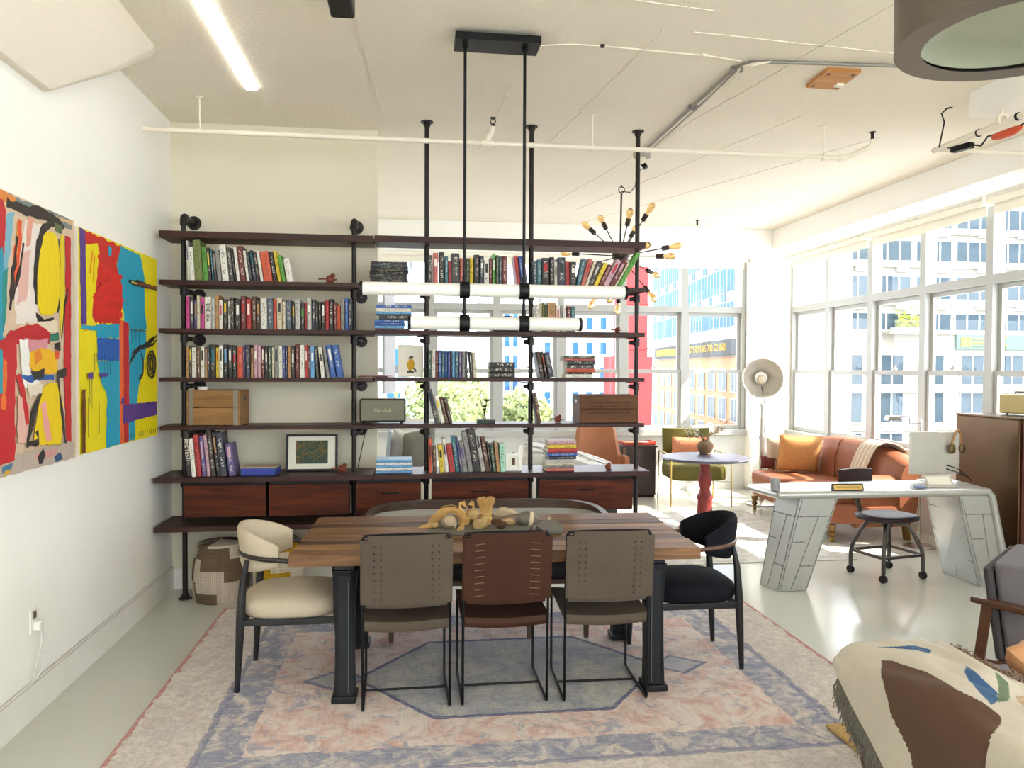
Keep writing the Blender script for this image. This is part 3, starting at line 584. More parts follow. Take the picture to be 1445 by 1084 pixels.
# ---------------------------------------------------------------- things on the shelves
M_CRATE = wood('old_crate_wood', '#7a5630', '#a97e4a', 0, .75, .8)
M_CRATE2 = wood('brown_crate_wood', '#4a2f1b', '#7d5230', 0, .75, .8)
M_TIN = mt('galvanised_strip', '#8d867a', .5, .6)
def crate(name, lab, x0, x1, y0, y1, z0, z1, m, rz=0, strip=True):
    w_, d_, h_ = (x1 - x0) / 2, (y1 - y0) / 2, z1 - z0
    r = thing(name, lab, 'crate', ((x0 + x1) / 2, (y0 + y1) / 2, z0), rz)
    for k in range(2): obj('plank', bx(-w_ + .012, w_ - .012, -d_, -d_ + .012, k * h_ / 2 + .002, (k + 1) * h_ / 2 - .0015), m, r, bevel=.002); obj('plank', bx(-w_ + .012, w_ - .012, d_ - .012, d_, k * h_ / 2 + .002, (k + 1) * h_ / 2 - .0015), m, r, bevel=.002)
    for s_ in (-1, 1):
        e = obj('end_board', bx(min(s_ * w_, s_ * (w_ - .012)), max(s_ * w_, s_ * (w_ - .012)), -d_, d_, 0, h_), m, r, bevel=.002)
        obj('hand_hole', MB().box(min(s_ * w_, s_ * (w_ + .001)), max(s_ * w_, s_ * (w_ + .001)), -.03, .03, h_ * .70, h_ * .82), M_BLACK, e)
        if strip: obj('metal_strip', bx(s_ * (w_ - .03) - .016, s_ * (w_ - .03) + .016, -d_ - .0015, -d_, 0, h_), M_TIN, e)
    obj('top_board', bx(-w_ + .012, w_ - .012, -d_ + .012, d_ - .012, h_ - .012, h_ - .001), m, r)
    return r
a0, a1 = on(259, 600, 1, 5.62), on(330, 550, 1, 5.62)
cr = crate('wooden_crate', 'old light brown wooden crate lying on the wall bookcase', -1.556, -1.556 + .365, 5.60, 5.84, ZS[4] + .0008, ZS[4] + .248, M_CRATE, RAD(-3))
q = MB().cyl((0, 0, 0), (0, 0, .022), .036, n=20); o = obj('saucer_tin', q, M_TRIM, None, 40); o.location = (a0.x + .12, 5.66, ZS[4] + .2485); tag(o, 'small round white tin on top of the light wooden crate', 'tin')
b0, b1 = on(817, 595, 1, 5.60), on(893, 595, 1, 5.60)
cr = crate('wooden_crate', 'dark brown wooden crate at the end of the free bookcase', b0.x, 1.676, 5.585, 5.82, ZS[4] + .0048, ZS[4] + .214, M_CRATE2, 0, False)
for z in (.022, .185): obj('batten', bx(-.215, -.195, -.125, .11, z - .018, z + .018), M_CRATE2, cr)
M_STENCIL = mt('faded_stencil_ink', '#3a2415', .9)
q = MB()
rs = random.Random(5)
for z in (.15, .118, .07):
    x = -.15
    while x < .16:
        l = rs.uniform(.006, .02); q.box(x, x + l, -.1185, -.1175, z, z + rs.uniform(.005, .011)); x += l + rs.uniform(.004, .012)
obj('worn_stencil', q, M_STENCIL, cr, kind='stuff')
def picture(name, lab, cx, y, z, w_, h_, fw, mframe, mat_m, inner, lean=RAD(6)):
    r = thing(name, lab, 'picture', (cx, y, z)); r.rotation_euler = (-lean, 0, 0)
    q = MB().box(-w_ / 2, -w_ / 2 + fw, -.02, 0, 0, h_).box(w_ / 2 - fw, w_ / 2, -.02, 0, 0, h_).box(-w_ / 2 + fw, w_ / 2 - fw, -.02, 0, 0, fw).box(-w_ / 2 + fw, w_ / 2 - fw, -.02, 0, h_ - fw, h_)
    obj('frame', q, mframe, r, bevel=.002); obj('mount', bx(-w_ / 2 + fw, w_ / 2 - fw, -.010, -.002, fw, h_ - fw), mat_m, r)
    inner(r, w_, h_); return r
M_PAPER = mt('mount_paper', '#e9e5d6', .8, var=.03)
t = NT('dark_abstract_print', .6); v = t.co(); n = t.noise(v, 16, 5, .7, 1.5)
t.col(t.ramp(n, [(.32, '#0f1f1a'), (.43, '#1c4238'), (.50, '#2c3a24'), (.56, '#77661c'), (.61, '#6a2f1c'), (.70, '#143a4c')])); M_ABS = t.m
p0, p1 = on(403, 656, 1, 5.72), on(476, 607, 1, 5.72)
picture('framed_picture', 'black framed dark abstract print with cream mount on the wall bookcase', (p0.x + p1.x) / 2, 5.74, ZS[5] + .003, p1.x - p0.x, .268, .016, M_BLACK, M_PAPER, lambda r, w_, h_: obj('print', bx(-w_ * .31, w_ * .31, -.0115, -.010, h_ * .2, h_ * .83), M_ABS, r))
def bird(r, w_, h_):
    yl = mt('bird_yellow', '#c79a2a', .8, var=.3, scale=120); gy = mt('bird_grey', '#4d4543', .8, var=.3, scale=90)
    bp = [(.085, .052), (.075, .075), (.07, .1), (.078, .125), (.092, .14), (.112, .142), (.124, .13), (.13, .105), (.128, .08), (.12, .062), (.104, .05)]
    k = w_ / .2
    f = lambda pts: [((x - .1) * k, z * k) for x, z in pts]
    obj('bird_body', MB().prism(f(bp), -.0113, -.010, 'xz'), yl, r)
    obj('bird_head', MB().prism(f([(.084, .14), (.086, .158), (.1, .166), (.114, .164), (.124, .157), (.114, .15), (.112, .141), (.098, .143)]), -.0116, -.010, 'xz'), gy, r)
    obj('bird_tail', MB().prism(f([(.118, .07), (.13, .075), (.148, .045), (.14, .038), (.128, .05)]), -.0116, -.010, 'xz'), gy, r)
    obj('bird_perch', MB().prism(f([(.07, .032), (.07, .046), (.09, .052), (.12, .048), (.13, .034)]), -.0116, -.010, 'xz'), gy, r)
p0, p1 = on(566.5, 532, 1, 5.66), on(604, 487, 1, 5.66)
picture('framed_bird_print', 'white framed print of a yellow bird on the free bookcase', (p0.x + p1.x) / 2 - .029, 5.70, ZS[3] + .007, .186, .236, .012, M_PAPER, M_PAPER, bird)
p0 = on(725, 662, 1, 5.58)
fr = picture('photo_frame', 'small white frame with a tiny portrait on the bottom shelf', p0.x, 5.60, ZS[5] + .007, .118, .125, .026, M_TRIM, M_PAPER, lambda r, w_, h_: (obj('photo', bx(-.012, .012, -.0113, -.010, .04, .09), mt('tiny_photo', '#5b3b35', .7, var=.5, scale=70), r), obj('hanger', MB().sph((0, -.01, .13), .007, 8, 6), M_TIN, r)))
# loudspeaker on the wall bookcase
s0, s1 = on(507, 595, 1, 5.6), on(572.5, 561, 1, 5.6)
sp = thing('table_speaker', 'black cased loudspeaker with grey cloth front across the bookcase joint', 'speaker', ((s0.x + s1.x) / 2, 5.62, ZS[4] + .006)); w_ = (s1.x - s0.x) / 2
obj('case', bx(-w_, w_, 0, .14, .012, .178), mt('black_leatherette', '#201f22', .6, var=.2, bump=.3, bscale=300), sp, bevel=.01)
t = NT('speaker_cloth', .85); v = t.co(); wv = t.n('TexWave', wave_type='BANDS', bands_direction='Z'); t.put(wv.inputs['Vector'], v); wv.inputs['Scale'].default_value = 110
t.col(t.mix(wv.outputs['Fac'], '#6f6d60', '#8c8a7a')); t.bump(wv.outputs['Fac'], .4, .002); M_CLOTH = t.m
obj('grille_cloth', bx(-w_ + .01, w_ - .01, -.003, .002, .022, .168), M_CLOTH, sp, bevel=.003)
text('script_badge', 'Marshall', .036, Matrix.Translation((0, -.005, .094)) @ FRONT @ Matrix.Shear('XY', 4, (.25, 0)), mt('pale_gold_badge', '#b9b08c', .4, .5), sp, .001)
for s_ in (-1, 1): obj('foot', MB().cyl((s_ * (w_ - .03), .03, 0), (s_ * (w_ - .03), .03, .013), .012, n=10), M_BLACK, sp)
obj('control_plate', bx(-w_ + .03, w_ - .03, .05, .10, .178, .181), mt('brass_plate', '#9a8a55', .4, .8), sp)
q = MB().tube([(s0.x + .02, 5.9, ZS[4] - .02), (s0.x + .02, 5.93, 1.15), (s0.x - .01, 5.92, 1.0), (s0.x - .03, 5.90, ZS[5] + .006)], .0035, 6)
tag(obj('speaker_cord', q, M_BLACK, None, 40), 'black cord hanging behind the loudspeaker against the stub wall', 'cord')
# carved wooden toy figures
M_CARVE = mt('red_carved_wood', '#7a3520', .5, var=.3, scale=30)
def carving(p, k, lab, rz=0, arms=True):
    r = thing('carved_figure', lab, 'figurine', p, rz)
    obj('body', MB().sph((0, 0, .035 * k), (.032 * k, .026 * k, .03 * k), 12, 8, .8).sph((.018 * k, 0, .062 * k), (.02 * k, .018 * k, .016 * k), 10, 7), M_CARVE, r, 50)
    for s_ in (-1, 1): obj('foot', MB().sph((s_ * .018 * k, -.012 * k, .008 * k), (.014 * k, .018 * k, .0085 * k), 10, 6), M_CARVE, r, 50)
    if arms: obj('arm', MB().tube([(-.085 * k, -.01, .036 * k), (-.02 * k, -.02 * k, .036 * k)], [.008 * k, .006 * k], 8), M_CARVE, r, 50); obj('arm', MB().tube([(.02 * k, -.02 * k, .03 * k), (.05 * k, -.018 * k, .03 * k)], .006 * k, 8), M_CARVE, r, 50)
    obj('shell', MB().tube([(-.02 * k, -.02 * k, .05 * k), (0, -.03 * k, .058 * k), (.02 * k, -.02 * k, .05 * k)], .005 * k, 8), M_CARVE, r, 50)
carving((on(466, 394, 1, 5.66).x, 5.66, ZS[1] + .0006), .95, 'red brown carved figure beside the top row of books')
carving((on(483, 664, 1, 5.66).x, 5.66, ZS[5] + .0006), .85, 'red brown carved figure beside the black framed print')
carving((on(787, 596, 1, 5.66).x, 5.66, ZS[4] + .004 + .0006), .75, 'dark carved figure beside the dark brown crate')
carving((on(871, 468, 1, 5.66).x, 5.66, ZS[2] + .004 + .0006), .6, 'small carved figure at the bare end of the second row')
carving((on(858, 660, 1, 5.58).x, 5.58, ZS[5] + .004 + .0006), .72, 'small carved figure on the bare end of the bottom shelf', .5, False)
# flat blue box
b0 = on(333, 669, 1, 5.53)
r = thing('gift_box', 'flat blue box with a printed beige lid beside the leaning books', 'box', (b0.x + .15, 5.63, ZS[5] + .0006), RAD(-4))
obj('box_body', bx(-.118, .118, -.085, .085, 0, .052), mt('royal_blue_card', '#2b3f9a', .5), r, bevel=.002)
obj('box_lid', bx(-.12, .12, -.087, .087, .052, .06), mt('beige_printed_card', '#b8a68e', .6, var=.35, scale=14), r, bevel=.002)
# bronze lotus sculpture, felt hat
M_BRZ = mt('dark_bronze', '#4c4630', .5, .6, .3, 30)
s0 = on(685, 597, 1, 5.66)
r = thing('lotus_sculpture', 'small bronze sculpture of three lily pads on a dark block', 'sculpture', (s0.x, 5.64, ZS[4] + .0046))
obj('base_block', bx(-.066, .066, -.04, .04, 0, .026), mt('dark_stone_block', '#34403a', .6), r, bevel=.002)
for x, h, rd, ln in ((.006, .172, .038, .02), (-.012, .128, .022, 0), (-.01, .105, .017, -.012)):
    st = obj('stem', MB().tube([(x - ln, 0, .024), (x - ln * .4, .004, h * .6), (x, 0, h - .012)], .0035, 7), M_BRZ, r, 40)
    obj('pad', MB().lathe([(.001, -.014), (rd * .5, -.008), (rd, 0), (rd * .97, .003), (rd * .5, -.003), (.001, -.006)], 20, (x, 0, h)), M_BRZ, r, 50)
h0 = on(717, 468, 1, 5.68)
r = thing('felt_hat', 'black felt hat lying on the second shelf behind the lamp tubes', 'hat', (h0.x, 5.69, ZS[2] + .0036))
obj('crown', MB().lathe([(.074, .004), (.073, .05), (.062, .09), (.045, .112), (.03, .118), (.012, .116), (.0, .122)], 24), mt('black_felt', '#17181c', .95, var=.2), r, 50)
obj('brim', MB().lathe([(.06, .003), (.10, .004), (.118, .012), (.118, .015), (.10, .008), (.06, .008)], 28), MATS['black_felt'], r, 50); obj('band', MB().lathe([(.0745, .008), (.0755, .03), (.0735, .03)], 24), M_BLACK, r, 50)
# ---------------------------------------------------------------- big rug
t = NT('faded_oriental_rug', .95, 0, .1)
v = t.xyz(t.co()); U = t.math('ABSOLUTE', v[0]); W_ = t.math('ABSOLUTE', v[1])
ob = t.co(); wx = t.noise(t.map(ob, (3, 40, 1)), 2, 4, .7); wy = t.noise(t.map(ob, (40, 3, 1)), 2, 4, .7); bl = t.noise(ob, 2.2, 6, .65, .6); fine = t.noise(ob, 26, 4, .7, 1.0)
jit = t.math('MULTIPLY', t.math('SUBTRACT', t.noise(ob, 12, 3), .5), .07)
dU = t.math('ADD', t.math('SUBTRACT', 1.805, U), jit); dW = t.math('ADD', t.math('SUBTRACT', 1.33, W_), jit)
edge = t.math('MINIMUM', dU, dW)                                   # metres in from the border
def band(x, a, b): return t.math('MULTIPLY', t.math('GREATER_THAN', x, a), t.math('LESS_THAN', x, b))
def mk(f, lo, hi): return t.ramp(f, [(lo, 0.0), (hi, 1.0)])
base = t.mix(mk(fine, .38, .62), '#bfb5ae', '#dcd3cb')
base = t.mix(t.math('MULTIPLY', mk(bl, .5, .7), .6), base, '#a9a6ad')
base = t.mix(t.math('MULTIPLY', mk(t.noise(ob, 7, 5, .7, 1.5), .58, .68), .45), base, '#c29a8d')
field = t.mix(mk(t.noise(ob, 5.5, 6, .75, 1.2), .36, .58), '#cb9b8f', '#e0d4cc')
field = t.mix(t.math('MULTIPLY', mk(t.noise(ob, 9, 4, .7, .8), .55, .64), .75), field, '#969cb0')
field = t.mix(t.math('MULTIPLY', mk(t.noise(ob, 14, 3, .6, .5), .60, .66), .8), field, '#d9cdbd')
c = t.mix(t.math('GREATER_THAN', edge, .56), base, field)
gl = t.math('MULTIPLY', band(edge, .37, .56), mk(t.noise(t.map(ob, (1, 1, 1)), 8, 5, .75, 1), .40, .56))
c = t.mix(t.math('MULTIPLY', gl, .85), c, '#7b83a0')
c = t.mix(t.math('MULTIPLY', band(edge, .35, .385), .7), c, '#6f7594')
hx = t.math('ADD', t.math('MULTIPLY', W_, .78), U)                  # hexagon
hj = t.math('MULTIPLY', t.math('SUBTRACT', t.noise(ob, 20, 2), .5), .03)
hexd = t.math('ADD', t.math('MAXIMUM', t.math('SUBTRACT', hx, .82), t.math('SUBTRACT', W_, .5)), hj)
med = t.mix(mk(t.noise(ob, 4, 6, .7, .8), .38, .62), '#989da9', '#c8c3ba')
med = t.mix(t.math('MULTIPLY', mk(fine, .52, .66), .5), med, '#6b7389')
c = t.mix(t.math('LESS_THAN', hexd, 0), c, med)
c = t.mix(t.math('MULTIPLY', band(hexd, -.012, .018), .85), c, '#45507f')
pend = t.math('ADD', t.math('ADD', t.math('ABSOLUTE', t.math('SUBTRACT', U, .93)), t.math('MULTIPLY', W_, 1.3)), hj)
c = t.mix(t.math('MULTIPLY', t.math('LESS_THAN', pend, .17), .8), c, '#a7abb4'); c = t.mix(t.math('MULTIPLY', band(pend, .14, .18), .7), c, '#56618c')
c = t.mix(t.math('MULTIPLY', t.math('LESS_THAN', edge, .02), .8), c, '#b06a62')
wn = t.noise(t.map(ob, (5, 5, 1)), 3, 6, .8); c = t.mix(t.math('MULTIPLY', mk(wn, .5, .75), .35), c, '#d8d0c6')
c = t.mix(t.math('MULTIPLY', mk(wx, .45, .7), .30), c, '#e2d9cf'); c = t.mix(t.math('MULTIPLY', mk(wy, .5, .75), .25), c, '#6d6a78')
t.col(c); t.bump(t.noise(t.map(ob, (90, 90, 1)), 3, 3), .25, .003)
r = obj('oriental_rug', bx(-1.805, 1.805, -1.33, 1.33, 0, .008), t.m, bevel=.002); r.location = (.535, 4.10, .0005)
tag(r, 'large faded pink and blue oriental rug under the dining table', 'rug')
RZ = .0095
# ---------------------------------------------------------------- dining table
M_PLK = [wood('plank_a', '#573a28', '#9a7450', 0, .5, 1.0, spec=.25), wood('plank_b', '#3a261b', '#6f4f35', 0, .5, 1.1, spec=.25), wood('plank_c', '#6b4c33', '#a9824f', 0, .5, .9, spec=.25)]
M_IRON = mt('blackened_cast_iron', '#23262b', .5, .5, .25, 30, .2, 40)
M_WORN = mt('worn_iron_edge', '#6c6f70', .6, .5, .5, 60)
TX, TY, TZ = .445, 4.205, .755
tb = thing('dining_table', 'long plank topped dining table on black cast iron trestles', 'table', (TX, TY, RZ), RAD(-1.8))
n = 9; dep = .96
for k in range(n):
    y0 = -dep / 2 + dep * k / n; dz = (.0, .0015, -.001)[k % 3]; e0, e1 = ((0, .003), (.004, 0), (.002, .005))[k % 3]
    z0 = TZ - .058 - RZ if k in (0, n - 1) else TZ - .045 - RZ
    obj('plank', bx(-1.015 + e0, 1.015 - e1, y0 + .0012, y0 + dep / n - .0012, z0, TZ - RZ + dz), M_PLK[(k * 2 + k // 4) % 3], tb, bevel=.003)
for s_ in (-1, 1): obj('end_batten', bx(min(s_ * .99, s_ * .93), max(s_ * .99, s_ * .93), -dep / 2 + .12, dep / 2 - .12, TZ - .066 - RZ, TZ - .048 - RZ), M_IRON, tb)
for s_ in (-1, 1):
    x = s_ * .782 + .02
    for e in (-1, 1):
        q = MB(); L = []
        for zz, yc, hw, hd in ((.03, .37, .050, .040), (.20, .362, .046, .038), (.45, .35, .046, .042), (.62, .345, .056, .05), (.648, .345, .062, .055)):
            L.append([V((x + a * hw, e * yc + b * hd, zz)) for a, b in ((-1, -1), (-.55, -1.25), (.55, -1.25), (1, -1), (1, 1), (-1, 1))])
        lg = obj('leg', q.loft(L), M_IRON, tb, bevel=.004)
        obj('foot', bx(x - .06, x + .06, e * .37 - .065, e * .37 + .06, 0, .034), M_IRON, lg, bevel=.006)
        obj('worn_ridge', MB().tube([(x - .022 * s_, e * .37 - .049 if e < 0 else e * .37 + .05, .05), (x - .02 * s_, e * .355 - .05 if e < 0 else e * .355 + .05, .6)], .002, 5), M_WORN, lg)
    ar = [(-.34, .65), (.34, .65), (.34, .28), (.325, .40), (.26, .50), (.15, .565), (0, .585), (-.15, .565), (-.26, .50), (-.325, .40), (-.34, .28)]
    obj('arched_web', MB().prism(ar, x - .016, x + .016, 'yz'), M_IRON, tb)
    obj('top_rail', bx(x - .05, x + .05, -.40, .40, .648, TZ - .046 - RZ - .002), M_IRON, tb, bevel=.004)
obj('stretcher', MB().cyl((-.76, .02, .57), (.80, .02, .57), .014, n=10), M_IRON, tb, 40)
# ---------------------------------------------------------------- sling chairs
def leather(nm, a, b, rough=.55):
    t = NT(nm, rough, 0, .4); v = t.co(); n = t.noise(v, 4, 5, .6, .5); t.col(t.mix(n, a, b)); t.bump(t.noise(v, 140, 3), .12, .002); t.b.inputs['Specular IOR Level'].default_value = .25; return t.m
M_TAUPE, M_BROWN, M_THONG, M_EYE = leather('taupe_suede', '#473d33', '#62574b', .85), leather('brown_saddle_leather', '#29140c', '#4c2a18', .6), mt('leather_thong', '#7d5643', .6), mt('black_eyelet', '#100e0e', .6)
def sling_chair(loc, rz, lea, lab, laced):
    r = thing('sling_chair', lab, 'chair', loc, rz)
    w_ = .207; yr, yf = -.205, .22        # rear and front; the sitter looks to +y
    for s_ in (-1, 1):
        x = s_ * w_
        pts = [(x * .985, yr - .055, .845), (x, yr - .03, .62), (x, yr - .006, .30), (x, yr, .02), (x, yr + .008, .008), (x, yr + .03, .008), (x, yf - .03, .008), (x, yf - .008, .009), (x, yf, .025), (x, yf, .42), (x, yf - .006, .436), (x, yf - .03, .44), (x, yr - .012, .42)]
        obj('side_frame', MB().tube(pts, .0068, 8), M_BLACK, r, 50)
    obj('cross_bar', MB().cyl((-w_, .02, .012), (w_, .02, .012), .006, n=8), M_BLACK, r, 50)
    obj('cross_bar', MB().cyl((-w_, yf - .02, .425), (w_, yf - .02, .425), .006, n=8), M_BLACK, r, 50)
    tp = [(-w_ * .985, yr - .055, .80)] + [(-w_ * .985, yr - .058, .84), (-w_ * .95, yr - .056, .853), (-w_ * .5, yr - .045, .853), (0, yr - .042, .853), (w_ * .5, yr - .045, .853), (w_ * .95, yr - .056, .853), (w_ * .985, yr - .058, .84), (w_ * .985, yr - .055, .80)]
    obj('top_bar', MB().tube(tp, .009, 8), M_BLACK, r, 50)
    bow = lambda u: .022 * (1 - (2 * u - 1) ** 2)
    def face(u, vv):
        x = (-1 + 2 * u) * (w_ + .008); lo = .535 - .012 * (1 - (2 * u - 1) ** 2); hi = .866 - .006 * sin(pi * u) ; z = lo + (hi - lo) * vv
        return (x, yr - .072 - .022 * vv + .5 * bow(u) - .006 + .02 * (1 - vv) , z)
    q = MB(); nu, nv = 24, 14
    full = MB().sheet(face, nu, nv, .005)
    # the two upper corners are cut out so that the bar shows
    keep = [f for f in full.f if not (sum(full.v[i][2] for i in f) / len(f) > .838 and abs(sum(full.v[i][0] for i in f) / len(f)) > w_ - .022)]
    full.f = keep; full.mi = [0] * len(keep)
    obj('backrest', full, lea, r, 60)
    obj('front_panel', MB().sheet(lambda u, vv: ((-1 + 2 * u) * (w_ - .012), yr - .012 + .5 * bow(u) - .022 * vv, .505 + .33 * vv - .012 * sin(pi * u) * (1 - vv)), 12, 6, .005), lea, r, 60)
    for s_ in (-1, 1): obj('leather_flap', MB().sheet(lambda u, vv: (s_ * (w_ - .078 + .0 * u + .075 * u), face(.5 + s_ * (w_ - .078 + .075 * u) / (2 * (w_ + .008)), .07 + .80 * vv)[1] - .004, face(.5 + s_ * (w_ - .078 + .075 * u) / (2 * (w_ + .008)), .04 + .86 * vv)[2]), 4, 6, .003), lea, r, 60)
    q = MB()
    for s_ in (-1, 1):
        for k in range(9):
            for dx in (-.088, -.056):
                x = s_ * (w_ + dx); u = .5 + x / (2 * (w_ + .008)); p = face(u, .08 + .095 * k)
                q.sph((p[0], p[1] - .0055, p[2]), (.0042, .0026, .0042), 8, 5)
    obj('eyelets', q, M_EYE, r, kind='stuff')
    if laced:
        for s_ in (-1, 1):
            for k in range(9):
                a = face(.5 + s_ * (w_ - .096) / (2 * (w_ + .008)), .08 + .095 * k); b = face(.5 + s_ * (w_ - .05) / (2 * (w_ + .008)), .075 + .095 * k)
                obj('lace', MB().tube([(a[0], a[1] - .007, a[2] + .004), (b[0], b[1] - .008, b[2])], .002, 5), M_THONG, r)
    sag = lambda u, vv: .443 - .03 * sin(pi * u) * (.4 + .6 * sin(pi * vv))
    obj('seat', MB().sheet(lambda u, vv: ((-1 + 2 * u) * (w_ + .009), yr + .0 + (yf - yr + .01) * vv, sag(u, vv) + .004 - .012 * (1 - vv)), 12, 8, .005), lea, r, 60)
    obj('seat_skirt', MB().sheet(lambda u, vv: ((-1 + 2 * u) * (w_ + .0), yr - .004 - .01 * sin(pi * vv), .438 - .03 * sin(pi * u) * .4 - .045 * vv), 12, 4, .005), lea, r, 60)
    return r
sling_chair((-.029, 3.90, RZ), RAD(1.2), M_TAUPE, 'taupe leather sling chair beside the near table leg nearest the cream armchair', False)
sling_chair((.451, 3.905, RZ), RAD(.3), M_BROWN, 'dark brown laced leather sling chair between two taupe ones', True)
sling_chair((.957, 3.885, RZ), RAD(-1.6), M_TAUPE, 'taupe leather sling chair nearest the black armchair', False)
# ---------------------------------------------------------------- round backed armchairs
def armchair(loc, rz, mseat, mfr, mrail, lab):
    r = thing('round_back_armchair', lab, 'armchair', loc, rz)          # the sitter looks to +x
    for y in (-.215, .215):
        obj('leg', MB().tube([(-.255, y, 0), (-.245, y * 1.0, .20), (-.235, y, .40), (-.225, y * .985, .56), (-.205, y * .97, .668)], [.013, .019, .023, .018, .012], 12), mfr, r, 50)
        obj('leg', MB().tube([(.262, y, 0), (.255, y, .2), (.245, y, .40), (.24, y, .55), (.225, y * .99, .635)], [.013, .019, .023, .018, .011], 12), mfr, r, 50)
        obj('seat_rail', MB().bar((-.23, y, .352), (.24, y, .352), .026, .034), mfr, r, bevel=.004)
    for x in (-.232, .24): obj('seat_rail', MB().bar((x, -.21, .352), (x, .21, .352), .026, .034), mfr, r, bevel=.004)
    # rail: up from the front legs, along the arms, round the back
    P = []
    for k in range(25):
        a = -pi / 2 - pi * k / 24; P.append((-.045 + .235 * cos(a) - .0, -.235 * sin(a) * -1.0, .668 + .012 * sin(pi * k / 24)))
    pts = [(.232, -.218, .636), (.15, -.236, .645)] + [(p[0], p[1], p[2]) for p in P] + [(.15, .236, .645), (.232, .218, .636)]
    obj('arm_rail', MB().tube(pts, [.009, .0115] + [.0125] * 25 + [.0115, .009], 10), mrail, r, 50)
    rings = []
    n = 22
    for k in range(n + 1):
        a = pi / 2 + .02 + (pi - .04) * k / n; sft = sin(pi * (k + .6) / (n + 1.2)); hgt = .040 + .085 * sft ** .8; th = .020 + .016 * sft; zc = .70 + .0 * sft - .02 * (1 - sft)
        ring = []
        for j in range(14):
            b = 2 * pi * j / 14; rr = .205 + th * cos(b) + .03 * max(0, sin(b)) * sft
            ring.append(V((-.045 + rr * cos(a), rr * sin(a), zc + hgt * math.copysign(abs(sin(b)) ** .8, sin(b)))))
        rings.append(ring)
    obj('backrest', MB().loft(rings), mseat, r, 70)
    q = MB(); rg = []
    for (zz, sc) in ((.367, .93), (.385, 1.0), (.42, 1.03), (.45, .99), (.468, .88), (.482, .65), (.490, .35), (.492, .05)):
        rg.append([V((.0 + .255 * sc * math.copysign(abs(cos(2 * pi * k / 40)) ** .62, cos(2 * pi * k / 40)) * (1 if True else 1), .235 * sc * math.copysign(abs(sin(2 * pi * k / 40)) ** .62, sin(2 * pi * k / 40)), zz)) for k in range(40)])
    obj('seat', q.loft(rg), mseat, r, 70)
    return r
M_CREAM = mt('cream_linen', '#c4b69f', .9, var=.1, scale=50, bump=.25, bscale=260); M_BLKW = mt('blackened_wood', '#17181c', .45, var=.2); M_BFAB = mt('black_cloth', '#14161c', .95, var=.2, scale=60, bump=.2, bscale=260, spec=.2)
M_RAILD = mt('dark_bent_rail', '#2a2220', .4)
armchair((-.618, 4.215, RZ), RAD(-1), M_CREAM, M_BLKW, M_RAILD, 'cream upholstered round backed armchair at the table end by the baskets')
armchair((1.546, 4.215, RZ), RAD(180 - 1), M_BFAB, M_BLKW, mt('walnut_bent_rail', '#5a4030', .35), 'black upholstered round backed armchair at the table end by the desk')
# ---------------------------------------------------------------- curved bench behind the table
M_WAL = wood('bench_walnut', '#33241b', '#5e4633', 0, .4); M_GLEA = leather('grey_bench_leather', '#a3a096', '#bdbab0', .5); M_DLEA = leather('dark_bench_leather', '#1f1f24', '#2c2b30', .6)
bn = thing('curved_bench', 'curved back dining bench with grey leather lining behind the table', 'bench', (.475, 4.80, RZ), RAD(-2))
def arcp(u, r_in=0.0):
    a = pi * u; e = .5
    x = -(.765 - r_in) * math.copysign(abs(cos(a)) ** e, cos(a)); y = -.02 + (.40 - r_in) * abs(sin(a)) ** e - (.0 if 0 < u < 1 else .0)
    return x, y
n = 36
def shell(z0, z1, ra, rb_, mat, name, rise=.0):
    rings = []
    for k in range(n + 1):
        u = k / n; xo, yo = arcp(u, ra); xi, yi = arcp(u, rb_); dz = rise * sin(pi * u)
        rings.append([V((xo, yo, z0)), V((xi, yi, z0)), V((xi, yi, z1 + dz)), V((xo, yo, z1 + dz))])
    obj(name, MB().loft(rings), mat, bn, 40)
shell(.34, .70, .0, .018, M_WAL, 'back_shell', .035); shell(.46, .695, .0185, .034, M_GLEA, 'back_lining', .03); shell(.7005, .724, -.003, .037, M_WAL, 'top_rim', .035)
obj('seat_base', bx(-.62, .62, -.20, .30, .33, .36), M_WAL, bn, bevel=.004)
obj('seat', bx(-.61, .61, -.205, .33, .361, .455), M_DLEA, bn, bevel=.02)
for x in (-.735, .735): obj('end_panel', bx(x - .018, x + .018, -.04, .0, .345, .70), M_WAL, bn, bevel=.004)
obj('under_rail', bx(-.75, .75, -.03, .02, .335, .36), M_WAL, bn)
for x in (-.59, .24, .59):
    obj('leg', MB().bar((x, -.18, .33), (x, -.20, 0), .045, .045, (0, 1, 0), .028, .028), M_WAL, bn, bevel=.003)
    obj('leg', MB().bar((x * .93, .24, .33), (x * .93, .24, 0), .045, .045, (0, 1, 0), .028, .028), M_WAL, bn, bevel=.003)
# ---------------------------------------------------------------- table decoration
M_SLATE = mt('green_grey_slate', '#6c695f', .75, var=.2, scale=14, bump=.4, bscale=30); M_ROCK = mt('pale_sandstone', '#b5a184', .85, var=.25, scale=30, bump=.6, bscale=40); M_ROCKT = mt('tan_sandstone', '#b79a68', .85, var=.25, scale=30, bump=.6, bscale=40)
M_STRAW = mt('raffia_straw', '#cfa868', .7, var=.3, scale=90)
zt = TZ + .0025
def onT(px, py): p = fl(px, py, zt); return p
def slab(pxs, h, lab, nm='slate_slab'):
    pts = [onT(*p) for p in pxs]; c = sum(pts, V()) / len(pts)
    o = obj(nm, MB().prism([(p.x - c.x, p.y - c.y) for p in pts], 0, h, 'xy'), M_SLATE, bevel=.003); o.location = (c.x, c.y, zt); return tag(o, lab, 'slate')
slab([(600, 755), (737, 757), (741, 753), (752, 742), (740, 735), (640, 738), (607, 745)], .012, 'long grey green slate slab carrying the stones')
